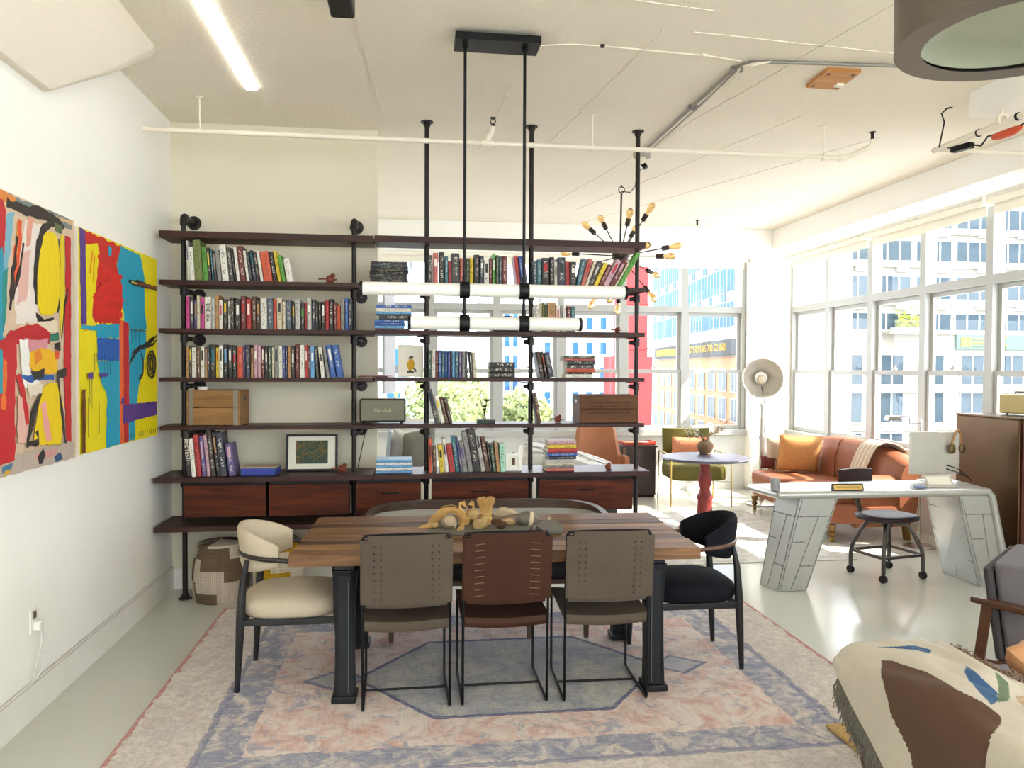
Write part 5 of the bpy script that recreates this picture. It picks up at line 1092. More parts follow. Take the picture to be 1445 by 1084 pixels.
obj('twigs', q, mt('dry_twig', '#7a6350', .9), br, kind='stuff'); obj('dry_leaves', lf, mt('dry_leaf', '#a8875e', .9, var=.3), br, kind='stuff'); obj('buds', bd, M_TRIM, br, kind='stuff')
M_OLIVE = mt('olive_velvet', '#58531f', .9, var=.18, scale=6, bump=.15, bscale=150); M_BRASS = mt('brass_frame', '#b79a55', .3, .85)
r = thing('olive_armchair', 'olive green armchair on thin brass legs behind the round table', 'armchair', (3.46, 9.12, 0), RAD(-4))
obj('seat', MB().sph((0, .03, .40), (.345, .32, .10), 40, 12, .3), M_OLIVE, r, 50)
obj('backrest', MB().loft([[V((sx_ * .30, .30 + .05 * kk + dy, .46 + .44 * kk)) for sx_, dy in ((-1, 0), (-.6, -.05), (0, -.07), (.6, -.05), (1, 0), (1, .07), (.6, .05), (0, .04), (-.6, .05), (-1, .07))] for kk in (0, .3, .7, .96, 1.0)]), M_OLIVE, r, 60)
for s_ in (-1, 1):
    obj('arm_loop', MB().tube([(s_ * .37, -.30, 0), (s_ * .365, -.29, .60), (s_ * .365, -.27, .62), (s_ * .36, .30, .62), (s_ * .36, .33, .60), (s_ * .36, .37, 0)], .009, 8), M_BRASS, r, 50)
obj('seat_bar', MB().bar((-.37, -.29, .30), (.37, -.29, .30), .012, .012), M_BRASS, r); obj('seat_bar', MB().bar((-.36, .34, .30), (.36, .34, .30), .012, .012), M_BRASS, r)
cushion('cushion', 'crumpled coral pink cushion on the olive armchair', (3.42, 9.20, .66), .22, .16, .07, mt('coral_cloth', '#c9805f', .85, var=.3, scale=14), (RAD(16), 0, RAD(-8)))
# ---------------------------------------------------------------- behind the free bookcase
M_DBW = mt('dark_stained_panel', '#2e2320', .4, var=.2)
r = thing('side_cabinet', 'low dark side cabinet beside the end of the free bookcase', 'cabinet', (2.90, 9.70, 0))
obj('body', bx(-.23, .22, -.12, .25, .03, .645), M_DBW, r, bevel=.006); obj('top', bx(-.24, .24, -.13, .26, .645, .665), M_DBW, r, bevel=.003)
for x in (-.20, -.05): obj('wooden_leg', bx(x - .02, x + .02, -.135, -.121, 0, .643), wood('side_leg_wood', '#5a3f2a', '#80603f', 2, .5), r)
obj('plinth', MB().box(-.22, .21, -.1, .24, 0, .03), M_BLACK, r)
r = thing('serving_tray', 'red and orange tray of papers on the low dark cabinet', 'tray', (2.92, 9.76, .667), RAD(6))
obj('tray_base', bx(-.21, .21, -.12, .12, 0, .012), mt('red_lacquer', '#a8402c', .35), r, bevel=.003); obj('rim', MB().box(-.21, .21, -.124, -.112, .012, .04).box(-.21, .21, .112, .124, .012, .04).box(-.214, -.20, -.12, .12, .012, .04).box(.20, .214, -.12, .12, .012, .05), MATS['red_lacquer'], r)
obj('papers', bx(-.12, .17, -.09, .09, .013, .03), M_PAPER, r); obj('orange_folder', bx(-.19, .05, -.1, .08, .031, .037), mt('orange_card', '#d97b3a', .6), r)
M_TANL = leather('tan_chair_leather', '#8a573b', '#a9714f', .5)
r = thing('tan_leather_chair', 'tan leather tub chair partly hidden by the free bookcase', 'armchair', (2.30, 9.25, 0))
rg = []
for k in range(41):
    u = k / 40; a = pi * (1.08 * u - .04); e_ = min(1, max(0, (abs(u - .5) - .20) / .10)); h = .58 + .38 * (1 - e_ * e_ * (3 - 2 * e_)); rg.append([V((-.36 * cos(a), .28 * sin(a), .16)), V((-.30 * cos(a), .22 * sin(a), .16)), V((-.31 * cos(a), .23 * sin(a), h - .02)), V((-.34 * cos(a), .27 * sin(a), h)), V((-.37 * cos(a), .29 * sin(a), h - .02))])
obj('tub_back', MB().loft(rg), M_TANL, r, 60); obj('seat', MB().sph((0, -.06, .36), (.29, .28, .09), 30, 10, .35), M_TANL, r, 50)
for x in (-.25, .25):
    for y in (-.2, .16): obj('leg', MB().bar((x, y, .30), (x * 1.05, y, 0), .035, .035), M_DBW, r)
M_LINEN = mt('white_linen', '#e9e6e0', .9, var=.05, bump=.15, bscale=120)
r = thing('daybed', 'white daybed behind the free bookcase', 'bed', (.85, 7.75, 0))
obj('mattress', MB().sph((0, 0, .50), (1.10, .62, .16), 44, 12, .22), M_LINEN, r, 50); obj('frame', bx(-1.08, 1.10, -.6, .6, .22, .335), M_DBW, r, bevel=.006)
for x in (-1.0, 1.0):
    for y in (-.5, .5): obj('leg', MB().bar((x, y, .22), (x, y, 0), .05, .05), M_DBW, r)
obj('headboard', MB().bar((-1.12, -.55, .30), (-1.055, -.50, 1.06), .10, .035, (1, 0, 0)).bar((-1.12, .55, .30), (-1.055, .55, 1.06), .10, .035, (1, 0, 0)), mt('pale_blue_grey_paint', '#9aa6b0', .5), r, bevel=.004); obj('head_panel', MB().bar((-1.10, 0, .45), (-1.06, 0, 1.0), .96, .02, (1, 0, 0)), MATS['pale_blue_grey_paint'], r)
M_GREYL = mt('grey_linen', '#77746a', .9, var=.1, scale=20, bump=.3, bscale=120); M_WPIL = mt('off_white_cotton', '#d5d2cc', .9, var=.06)
cushion('pillow', 'white pillow leaning at the head of the daybed', (-.10, 7.52, .872), .16, .19, .08, M_WPIL, (RAD(18), RAD(10), RAD(35)), 'pillow')
cushion('pillow', 'olive grey pillow leaning in front of the white one on the daybed', (.06, 7.36, .882), .17, .20, .08, M_GREYL, (RAD(20), RAD(-8), RAD(30)), 'pillow')
cushion('pillow', 'rumpled pale pillow at the back of the daybed head', (.02, 7.90, .93), .20, .23, .08, M_WPIL, (RAD(14), RAD(6), RAD(25)), 'pillow')
t = NT('striped_throw_cloth', .9); v = t.xyz(t.co()); st = t.math('FRACT', t.math('MULTIPLY', v[1], 9)); st = t.math('LESS_THAN', st, .4)
nn = t.noise(t.map(t.co(), (5, 60, 5)), 3, 3); t.col(t.mix(t.math('MULTIPLY', st, t.ramp(nn, [(.35, 0.0), (.6, 1.0)])), '#e3e0dc', '#55545a')); M_STRP = t.m
def thr(u, v_): x = 1.12 + .85 * u; return (x, 7.30 + .42 * v_ + .02 * sin(u * 9), max(.682, .935 - .22 * u ** 1.4 - .08 * (abs(2 * v_ - 1)) ** 3 + .008 * sin(v_ * 20 + u * 5)))
r = thing('bolster', 'white sloping bolster under the striped throw on the daybed', 'cushion', (1.45, 7.51, .664))
obj('cover', MB().loft([[V((x, .20 * cos(2 * pi * k / 20) * s_, .02 + h * (.5 + .5 * sin(2 * pi * k / 20)))) for k in range(20)] for x, h, s_ in ((-.42, .08, .6), (-.38, .21, .95), (-.1, .20, 1), (.2, .12, 1), (.42, .035, .95), (.45, .01, .6))]), M_LINEN, r, 60)
o = obj('striped_throw', MB().sheet(thr, 28, 14, .008), M_STRP, None, 60); tag(o, 'grey striped throw sliding down the bolster behind the free bookcase', 'throw')
r = thing('window_shutter', 'pale grey hinged panel standing open beside the end of the stub wall', 'shutter', (-.245, 10.135, 1.34), RAD(-101))
obj('panel', bx(0, .62, 0, .03, 0, 1.6), mt('grey_shutter_paint', '#a9aaae', .5), r, bevel=.003)
for z in (.3, 1.3): obj('hinge', MB().cyl((-.01, .015, z), (-.01, .015, z + .08), .012, n=8), M_TIN, r)
# ---------------------------------------------------------------- armchair at the edge, couch with blanket
M_CHAR = mt('charcoal_wool', '#3c393b', .95, var=.15, scale=30, bump=.25, bscale=220); M_GRYS = mt('grey_velvet', '#6b666a', .85, var=.1)
M_ARMW = wood('armchair_walnut', '#3a2216', '#5f3a24', 0, .35)
r = thing('grey_armchair', 'grey upholstered armchair with wooden arms cut by the frame edge', 'armchair', (3.19, 3.37, 0), RAD(-50)); r.scale = (1, 1, .93)
obj('backrest', MB().loft([[V((.0 + dx * w2, -.34 + .0 * kk, .0)) + V((0, 0, 0)) for dx in ()] or [V((-.245 + .05 * (1 - kk) + tx, -.30 + ty, .30 + .47 * kk)) for tx, ty in ((0, 0), (.13, 0), (.15, .02), (.15, .58), (.13, .60), (0, .60), (-.02, .58), (-.02, .02))] for kk in (0, .25, .5, .75, .95, 1.0)]), M_GRYS, r, 50, bevel=.03)
obj('back_shell', MB().loft([[V((-.30 + .06 * (1 - kk) + tx, -.33 + ty, .28 + .47 * kk)) for tx, ty in ((0, 0), (.034, 0), (.034, .66), (0, .66))] for kk in (0, .5, 1.0)]), M_CHAR, r, bevel=.012)
obj('seat', MB().sph((.16, 0, .34), (.34, .29, .10), 30, 10, .3), M_GRYS, r, 50)
for y in (-.36, .36):
    obj('wooden_arm', MB().loft([[V((x, y + a * ww, z + b * hh)) for a, b in ((-1, -1), (1, -1), (1, 1), (-1, 1))] for x, z, ww, hh in ((-.34, .585, .022, .016), (-.20, .575, .028, .018), (.1, .55, .03, .018), (.36, .535, .026, .015), (.42, .53, .018, .012))]), M_ARMW, r, bevel=.008)
    obj('leg', MB().bar((-.27, y, .575), (-.33, y, 0), .032, .045), M_ARMW, r, bevel=.006); obj('leg', MB().bar((.33, y, .535), (.36, y, 0), .032, .045), M_ARMW, r, bevel=.006); obj('side_rail', MB().bar((-.29, y, .26), (.34, y, .27), .025, .05), M_ARMW, r, bevel=.004)
t = NT('jute_weave', .95); v = t.co(); wv = t.n('TexVoronoi'); t.put(wv.inputs[0], t.map(v, (38, 60, 1))); t.col(t.mix(wv.outputs[0], '#dcbc80', '#97733f')); t.bump(wv.outputs[0], -.8, .01)
q = MB()
o = obj('jute_rug', bx(0, .86, -2.2, 0, 0, .016), t.m, bevel=.006); o.location = (1.885, 3.285, .010); o.rotation_euler = (0, 0, RAD(2)); tag(o, 'golden braided jute rug edge beneath the blanket covered couch', 'rug')
M_COUCH = leather('red_brown_couch_leather', '#3d1c16', '#5d2e24', .45)
CX0, CY1 = 1.70, 2.76
r = thing('blanket_couch', 'red brown leather couch covered by a patterned blanket', 'sofa', (CX0, CY1, .028))
obj('back', bx(.0, .24, -1.9, 0, .06, .49), M_COUCH, r, bevel=.06); obj('arm', bx(.25, 1.0, -.26, 0, .06, .48), M_COUCH, r, bevel=.06); obj('seat', bx(.25, 1.0, -1.9, -.27, .10, .36), M_COUCH, r, bevel=.05)
for x, y in ((.06, -.06), (.94, -.06), (.06, -1.82), (.94, -1.82)): obj('foot', MB().cyl((x, y, 0), (x, y, .07), .022, n=10), M_TIN, r)
# blanket: over the back, ridge along y; sheet u along y, v across
def kpts(v_, pts):
    n = len(pts) - 1; k = v_ * n; i = min(int(k), n - 1); f = k - i; a, b, c_, d = pts[max(0, i - 1)], pts[i], pts[i + 1], pts[min(n, i + 2)]
    return [.5 * (2 * b[j] + (c_[j] - a[j]) * f + (2 * a[j] - 5 * b[j] + 4 * c_[j] - d[j]) * f * f + (3 * b[j] - a[j] - 3 * c_[j] + d[j]) * f ** 3) for j in range(len(b))]
def blk(u, v_):
    z0 = max(.13, .48 - 1.15 * u)
    A = kpts(v_, [(1.655, z0), (1.662, z0 + .5 * (.51 - z0)), (1.675, .52), (1.75, .572), (1.83, .58), (1.92, .56), (1.98, .50), (2.06, .45), (2.2, .44), (2.36, .43), (2.48, .425)])        # cross section over the back
    B = kpts(v_, [(1.64, z0), (1.65, z0 + .5 * (.53 - z0)), (1.68, .535), (1.76, .555), (1.84, .56), (1.90, .558), (1.96, .554), (2.02, .55), (2.06, .545), (2.10, .535), (2.13, .52)])       # along the arm at the far end
    k = min(1, max(0, (u - .20) / .14)); k = k * k * (3 - 2 * k)
    x = B[0] * (1 - k) + A[0] * k; z = B[1] * (1 - k) + A[1] * k
    y = 2.80 - 1.55 * u
    f = .010 * sin(v_ * 17 + u * 9) * min(1, u * 6) + .006 * sin(v_ * 31 - u * 22)
    return (x, y, z + f + .018)
q = MB().sheet(blk, 260, 230, 0)
ZK = zoom(1145, 860, 4.817)
polys = [(1, [(480, 362), (560, 365), (640, 395), (780, 440), (1000, 570), (1160, 650), (1290, 745), (1295, 790), (1240, 870), (1215, 960), (1180, 1400), (760, 1400), (690, 980), (560, 720), (520, 560), (480, 430)]),
         (2, [(450, 275), (560, 270), (700, 262), (822, 292), (800, 318), (700, 292), (560, 282)]), (2, [(1052, 402), (1110, 440), (1258, 580), (1268, 640), (1220, 672), (1160, 610), (1070, 500), (1045, 440)]), (3, [(1245, 440), (1330, 510), (1335, 640), (1268, 655), (1262, 560)])]
polys = [(m_, [ZK(*p) for p in P]) for m_, P in polys]
def inside(x, y, P):
    c_ = False
    for i in range(len(P)):
        (x0, y0), (x1, y1) = P[i - 1], P[i]
        if (y0 > y) != (y1 > y) and x < (x1 - x0) * (y - y0) / (y1 - y0) + x0: c_ = not c_
    return c_
for i, f in enumerate(q.f):
    c_ = sum((V(q.v[j]) for j in f), V()) / 4
    if (FW.dot(c_ - EYE)) < .3: continue
    x, y = proj(c_)
    for m_, P in polys:
        if inside(x, y, P): q.mi[i] = m_; break
M_BLK = [mt('blanket_cream', '#bfb6a6', .92, var=.08, scale=40, bump=.3, bscale=260), mt('blanket_brown', '#5a4030', .92, var=.14, scale=40, bump=.3, bscale=260), mt('blanket_blue', '#35577f', .92, bump=.3, bscale=260), mt('blanket_green', '#5f6f55', .92, bump=.3, bscale=260)]
r = thing('patterned_blanket', 'cream woven blanket with brown and blue shapes draped over the couch', 'blanket', (0, 0, 0))
o = obj('cloth', q, M_BLK, r, 70); so = o.modifiers.new('thick', 'SOLIDIFY'); so.thickness = .01; so.offset = -1
g = random.Random(6); q = MB()
for k in range(900):
    u = g.uniform(.02, .75); p = V(blk(u, 0)); l = g.uniform(.075, .125)
    q.tube([p + V((.004, 0, 0)), p + V((-.012 + g.gauss(0, .006), g.gauss(0, .012), -l * .5)), p + V((-.010 + g.gauss(0, .010), g.gauss(0, .02), -l))], [.0032, .0028, .0014], 4)
M_FRG = mt('grey_fringe_yarn', '#6b665e', .95, var=.3, scale=40); obj('fringe', q, M_FRG, r, kind='stuff')
q = MB()
for k in range(260):
    u = g.uniform(.0, .40); p = V(blk(u, 1)); q.tube([p, p + V((.02 + g.gauss(0, .012), g.gauss(0, .015), .012 + g.gauss(0, .01))), p + V((.05 + g.gauss(0, .016), g.gauss(0, .02), -.01 + g.gauss(0, .012)))], [.0028, .0024, .0014], 4)
obj('fringe', q, mt('brown_fringe_yarn', '#8b7466', .95, var=.3, scale=40), r, kind='stuff')
M_TAN2 = leather('tan_pillow_leather', '#b07c56', '#c99a72', .6)
cushion('leather_pillow', 'tan leather pillow at the far corner of the blanket covered couch', (2.40, 2.60, .50), .18, .15, .075, M_TAN2, (RAD(-55), RAD(10), RAD(40)), 'pillow')
o = obj('fur_throw', MB().sheet(lambda u, v_: (1.99 + .5 * u, 2.10 + .32 * v_ - .06 * u, .50 + .045 * sin(pi * u) * sin(pi * v_) + .01 * sin(u * 30) * sin(v_ * 26)), 24, 20, .03), mt('blond_fur', '#cfb69c', .98, var=.2, scale=60, bump=.8, bscale=200), None, 60); tag(o, 'blond fluffy fur piece lying on the couch seat', 'throw')
# ---------------------------------------------------------------- paintings on the painted wall
PX = XL + .046
rp_ = random.Random(2)
PAINT = {}
def oil(c):
    if c not in PAINT:
        t = NT('oil_paint', .45, 0, .4); v = t.co(); n = t.noise(t.map(v, (1, 14, 2)), 5, 5, .7, .6); c0 = lin(c)
        t.col(t.mix(n, tuple(x * .82 for x in c0[:3]) + (1,), tuple(min(1, x * 1.12 + .01) for x in c0[:3]) + (1,))); t.bump(n, .25, .003); PAINT[c] = t.m
    return PAINT[c]
def rough_edge(P, step=.03, j=.004):
    out = []
    for i in range(len(P)):
        a, b = P[i], P[(i + 1) % len(P)]; L = math.hypot(b[0] - a[0], b[1] - a[1]); n = max(1, int(L / step))
        for k in range(n): f = k / n; out.append((a[0] + (b[0] - a[0]) * f + rp_.uniform(-j, j), a[1] + (b[1] - a[1]) * f + rp_.uniform(-j, j)))
    return out
class Canvas:
    def __init__(s, name, lab, y0, y1, z0, z1, zm):
        s.r = thing(name, lab, 'painting', (XL, (y0 + y1) / 2, z0)); s.b = (y0, y1, z0, z1); s.zm = zm; s.k = 0
        obj('canvas', bx(.004, .045, y0 - (y0 + y1) / 2, y1 - (y0 + y1) / 2, 0, z1 - z0), mt('bare_canvas', '#e2d8c4', .9), s.r, bevel=.002)
    def add(s, pts, c):
        y0, y1, z0, z1 = s.b; yc = (y0 + y1) / 2
        P = [(min(y1, max(y0, p[0])) - yc, min(z1, max(z0, p[1])) - z0) for p in pts]
        P = [p for i, p in enumerate(P) if p != P[i - 1]]
        if len(P) < 3: return
        e = .0455 + .00022 * s.k; s.k += 1
        try: obj('paint_patch', MB().prism(P, e - .0012, e, 'yz'), oil(c), s.r)
        except Exception: pass
    def w(s, a, b): p = on(*s.zm(a, b), 0, PX); return p.y, p.z
    def poly(s, c, P, j=.004): s.add(rough_edge([s.w(*p) for p in P], .03, j), c)
    def stroke(s, c, P, wd, j=.003):
        Q = [s.w(*p) for p in P]; L, R_ = [], []
        for i in range(len(Q)):
            a, b = Q[max(0, i - 1)], Q[min(len(Q) - 1, i + 1)]; d = V((b[0] - a[0], b[1] - a[1])); d = d.normalized() if d.length else V((1, 0)); k = wd * (1 if 0 < i < len(Q) - 1 else .6) / 2
            L.append((Q[i][0] - d.y * k, Q[i][1] + d.x * k)); R_.append((Q[i][0] + d.y * k, Q[i][1] - d.x * k))
        s.add(rough_edge(L + R_[::-1], .035, j), c)
    def full(s, c): y0, y1, z0, z1 = s.b; s.add([(y0, z0), (y1, z0), (y1, z1), (y0, z1)], c)
zz7 = zoom(100, 310, 3.186)
c = Canvas('abstract_painting', 'abstract painting of yellow and cyan blocks with a purple bar, by the bookcase', 4.275, 5.515, 1.19, 2.383, zz7)
YE, CYN, RD, PU, OR, BK = '#f2e000', '#19a3c4', '#d3221f', '#5b3a8c', '#ef6a33', '#23201f'
c.full(YE)
c.poly(RD, [(62, 46), (150, 84), (225, 118), (222, 170), (205, 200), (228, 290), (234, 370), (218, 470), (110, 462), (95, 430), (100, 330), (120, 200), (110, 130), (66, 120)], .010)
c.poly(YE, [(68, 112), (118, 108), (128, 150), (112, 300), (96, 420), (70, 472)], .006)
c.poly(CYN, [(225, 118), (312, 160), (332, 260), (332, 400), (342, 495), (245, 490), (232, 375), (228, 290), (205, 205)], .005)
for P in ([(120, 150), (150, 260), (110, 330), (190, 300), (225, 330)], [(130, 200), (210, 270), (228, 250)], [(105, 380), (180, 350), (236, 370)], [(110, 420), (190, 400), (232, 430)], [(105, 340), (140, 460)], [(180, 380), (205, 460)], [(190, 290), (232, 310)]): c.stroke('#e0281f', P, .055, .012)
for P in ([(95, 140), (85, 240)], [(105, 160), (100, 280)]): c.stroke('#ee8a1c', P, .02, .006)
c.poly(CYN, [(165, 118), (182, 125), (180, 165), (168, 160)], .006)
c.poly(PU, [(38, 38), (62, 48), (70, 472), (45, 470)])
c.poly('#e9a01c', [(60, 475), (72, 475), (76, 500), (60, 500)]); c.poly(CYN, [(45, 475), (115, 478), (120, 500), (48, 492)])
c.poly(CYN, [(112, 470), (218, 470), (216, 535), (115, 530)], .006); c.poly('#1f5fb8', [(115, 530), (217, 535), (217, 637), (120, 632)])
c.poly(CYN, [(118, 635), (217, 638), (220, 1010), (156, 1028), (162, 800), (135, 730)], .006)
for x in (135, 148, 160, 172, 185): c.stroke(BK, [(x, 600 + x % 7 * 6), (x + 2, 660 + x % 11 * 5)], .005, .001)
c.poly(OR, [(215, 440), (233, 455), (235, 1003), (219, 1008)]); c.poly('#c2202e', [(233, 455), (256, 468), (259, 720), (256, 998), (235, 1004)], .005)
c.poly(CYN, [(258, 492), (334, 498), (332, 600), (302, 750), (286, 870), (284, 988), (257, 996)], .005)
c.stroke('#1f5f66', [(258, 494), (300, 498), (336, 500)], .012); c.stroke(BK, [(256, 276), (290, 284), (384, 312)], .04, .005); c.stroke('#8a4a24', [(300, 288), (384, 308)], .028); c.stroke('#d7c84a', [(268, 280), (296, 288)], .02)
c.poly(PU, [(230, 832), (382, 818), (382, 876), (230, 918)], .004)
c.stroke(BK, [(258, 645), (275, 610), (300, 580), (335, 565), (382, 522)], .035, .008); c.stroke(BK, [(270, 600), (310, 575), (360, 565), (382, 540)], .016, .004); c.stroke(BK, [(302, 718), (318, 695), (322, 650), (312, 600)], .022, .006)
for rx, ry in ((20, 62), (13, 45), (6, 28)): c.stroke(BK, [(358 + rx * sin(a * .7), 650 + ry * cos(a * .7)) for a in range(10)], .016, .004)
for x, z0_, z1_ in ((78, 700, 830), (88, 700, 850), (128, 700, 780), (100, 600, 680), (110, 600, 640), (70, 800, 980), (120, 820, 960), (265, 500, 560), (285, 500, 540), (300, 500, 570)): c.stroke('#3a3340', [(x, z0_), (x + 1, z1_)], .004, .001)
c.poly(PU, [(68, 690), (92, 685), (90, 715), (70, 718)], .006); c.poly(PU, [(115, 692), (165, 688), (150, 706), (125, 712)], .006); c.poly('#2f4fa8', [(222, 805), (232, 800), (230, 830), (220, 825)], .004)
c.poly('#6b3416', [(44, 765), (56, 765), (56, 1048), (43, 1052)])
for k in range(14): c.stroke(BK, [(262 + k * 9, 985 - k * 2), (263 + k * 9, 965 - k * 2 - (k * 37 % 11))], .006, .001)
zz6 = zoom(0, 260, 2.583)
d = Canvas('abstract_painting', 'abstract painting with a tall yellow oval outlined in black, cut by the frame', 3.0, 4.222, 1.182, 2.402, zz6)
d.full('#dcc3a6')
d.poly('#7d8a8c', [(0, 22), (262, 130), (262, 168), (150, 112), (0, 60)], .006); d.poly('#e08a3a', [(-60, -10), (60, 50), (50, 78), (-60, 40)], .006); d.poly('#d8b48a', [(160, 100), (262, 136), (262, 150), (160, 112)])
d.poly('#c21f2a', [(-120, 20), (8, 55), (24, 100), (20, 180), (8, 300), (-120, 330)], .008); d.poly('#2497b5', [(-120, 300), (8, 230), (15, 320), (12, 600), (-120, 700)], .008)
d.poly('#7fb8cc', [(24, 105), (52, 100), (36, 250), (22, 340), (14, 300)], .006); d.poly('#2c8f86', [(10, 320), (30, 300), (22, 480), (10, 540)], .005)
d.poly('#efe4dc', [(96, 128), (165, 152), (140, 330), (134, 505), (58, 505), (52, 400), (70, 250)], .008); d.poly('#e7b9ad', [(70, 260), (110, 240), (96, 420), (60, 440)], .008); d.poly('#e3a08a', [(100, 120), (122, 130), (110, 220), (94, 230)], .006)
d.stroke('#e65a30', [(74, 128), (66, 220), (48, 330), (44, 420)], .045, .008); d.stroke('#f0952e', [(64, 140), (58, 260)], .02, .005)
d.stroke('#322a26', [(26, 66), (90, 92), (150, 104), (215, 138)], .05, .010); d.stroke('#322a26', [(62, 190), (46, 320), (36, 460)], .032, .008); d.stroke('#322a26', [(84, 210), (72, 300), (46, 420)], .02, .006)
d.poly('#f3d60c', [(150, 185), (185, 170), (206, 190), (216, 260), (217, 380), (207, 460), (180, 484), (146, 470), (131, 430), (136, 270)], .006)
d.stroke('#2b2723', [(131, 440), (128, 340), (134, 240), (152, 175), (180, 142), (212, 140), (234, 160)], .040, .008); d.stroke('#2b2723', [(212, 200), (222, 300), (221, 390), (208, 470)], .016, .005); d.stroke('#2b2723', [(130, 478), (158, 506), (194, 494)], .035, .008); d.poly('#5f6f4a', [(196, 140), (226, 150), (222, 185), (200, 172)], .006)
d.poly('#e8cf1c', [(217, 190), (230, 180), (234, 400), (222, 560), (216, 480)], .005); d.poly('#c4242a', [(234, 185), (254, 196), (258, 940), (240, 945), (230, 600), (238, 400)], .006); d.poly('#cfc6b6', [(255, 200), (263, 205), (263, 990), (257, 990)]); d.stroke('#2b2723', [(246, 380), (232, 440), (222, 560)], .018, .005)
d.poly('#ead9bf', [(130, 500), (205, 495), (205, 540), (120, 545), (60, 560), (60, 520)], .006); d.poly('#2f7d66', [(172, 545), (210, 542), (212, 572), (178, 575)], .005)
d.stroke('#c21f2a', [(-60, 640), (20, 580), (70, 545), (130, 542), (178, 562)], .07, .010); d.poly('#d9929a', [(80, 560), (170, 565), (165, 605), (90, 610)], .008)
d.poly('#c8242c', [(4, 600), (56, 580), (50, 820), (52, 1010), (12, 1030), (-60, 1040), (-60, 800)], .008); d.stroke('#e8722e', [(14, 640), (8, 820)], .05, .008); d.poly('#1f9cb0', [(-120, 620), (2, 600), (4, 760), (-120, 800)], .006)
d.poly('#f4f0ea', [(64, 570), (95, 560), (110, 700), (150, 730), (120, 760), (80, 740)], .008); d.poly('#f0b91e', [(106, 610), (150, 596), (206, 612), (202, 690), (136, 694), (102, 664)], .007); d.poly('#e98a24', [(120, 620), (140, 600), (150, 640), (126, 660)], .006); d.poly('#e8542a', [(194, 612), (212, 610), (210, 640), (196, 640)], .004)
d.stroke('#2f5fa8', [(62, 700), (110, 706), (190, 706)], .03, .008); d.poly('#35302c', [(108, 682), (160, 670), (150, 712), (118, 718)], .008); d.poly('#35302c', [(196, 580), (214, 575), (214, 605), (198, 600)], .005); d.poly('#35302c', [(200, 680), (236, 672), (236, 700), (204, 705)], .006)
d.poly('#e9ddc8', [(90, 730), (150, 728), (146, 760), (100, 775)], .006); d.poly('#e6b7a8', [(60, 760), (100, 800), (92, 940), (56, 940)], .008); d.stroke('#c8242c', [(58, 690), (80, 770), (96, 880)], .045, .008)
d.poly('#f1cf10', [(150, 738), (202, 722), (224, 800), (216, 945), (118, 955), (124, 860)], .007); d.poly('#efa79a', [(140, 800), (158, 790), (180, 930), (160, 940)], .006)
d.stroke('#332d29', [(140, 760), (116, 840), (100, 905), (94, 945), (134, 940), (126, 905)], .035, .008); d.stroke('#332d29', [(204, 700), (214, 790), (222, 860), (236, 975)], .024, .006)
d.poly('#bfae9f', [(-120, 1010), (60, 985), (262, 935), (262, 1000), (-120, 1100)], .006); d.poly('#d59a8f', [(120, 985), (200, 960), (200, 985), (130, 1010)], .006); d.poly('#2c2a30', [(130, 995), (150, 962), (160, 985), (146, 1020), (132, 1022)], .005); d.poly('#2f4f78', [(190, 990), (214, 980), (222, 1002), (194, 1016)], .005); d.poly('#c8242c', [(-60, 985), (40, 965), (44, 1010), (-60, 1050)], .008); d.poly('#4a7f9c', [(0, 1030), (40, 1018), (30, 1045), (0, 1060)], .005); d.poly('#d9a52c', [(8, 1045), (32, 1040), (26, 1055), (6, 1062)], .004)
# ---------------------------------------------------------------- ceiling: linear pendant
M_OPAL = mt('opal_glass', '#eceae4', .35, var=.02)
py_ = 4.18
r = thing('linear_pendant', 'black linear pendant lamp with two long white glass tubes', 'pendant lamp', (.45, py_, ZC))
def shL(q): return q.shift((-.45, -py_, -ZC))
obj('canopy', shL(bx(.225, .685, 4.10, 4.275, 3.395, 3.435)), M_BLACK, r, bevel=.003); obj('ceiling_box', shL(MB().cyl((.46, 4.22, 3.435), (.46, 4.22, ZC), .06, n=20)), mt('grey_junction_box', '#9a958b', .6), r, 40)
for x in (.281, .606):
    obj('rod', shL(MB().cyl((x, py_, 1.93), (x, py_, 3.40), .0085, n=10)), M_BLACK, r, 40)
    obj('rod_collar', shL(MB().cyl((x, py_, 3.375), (x, py_, 3.396), .016, n=12)), M_BLACK, r, 40)
    for z in (2.077, 1.897):
        q = MB().cyl((x - .027, py_, z), (x + .027, py_, z), .046, n=24).cyl((x, py_, z + .03), (x, py_, z + .075), .013, n=10); obj('clamp', shL(q), M_BLACK, r, 40, bevel=.004)
for x0, x1, z in ((-.262, 1.17, 2.077), (-.008, .912, 1.897)):
    t_ = obj('glass_tube', shL(MB().cyl((x0, py_, z), (x1, py_, z), .036, n=28)), M_OPAL, r, 40)
    obj('end_cap', shL(MB().cyl((x0 - .016, py_, z), (x0, py_, z), .038, n=28)), M_BLACK, r, 40); obj('end_cap', shL(MB().cyl((x1, py_, z), (x1 + .016, py_, z), .038, n=28)), M_BLACK, r, 40)
# ceiling wire from the pendant
q = MB().tube([(.69, 4.24, 3.44), (.87, 4.235, ZC - .004), (1.05, 4.228, ZC - .006), (1.4, 4.26, ZC - .004), (1.69, 4.28, ZC - .004), (1.9, 4.32, ZC - .006)], .004, 6)
o = thing('ceiling_wire', 'thin pale wire running over the ceiling from the pendant box', 'wire', (1.3, 4.25, ZC)); obj('wire', q.shift((-1.3, -4.25, -ZC)), M_IVORY, o, 40)
for x, y in ((1.05, 4.228), (1.66, 4.275)): obj('clip', bx(x - 1.3 - .012, x - 1.3 + .012, y - 4.25 - .012, y - 4.25 + .012, -.012, 0), M_PIPE if x < 1.2 else M_IVORY, o)
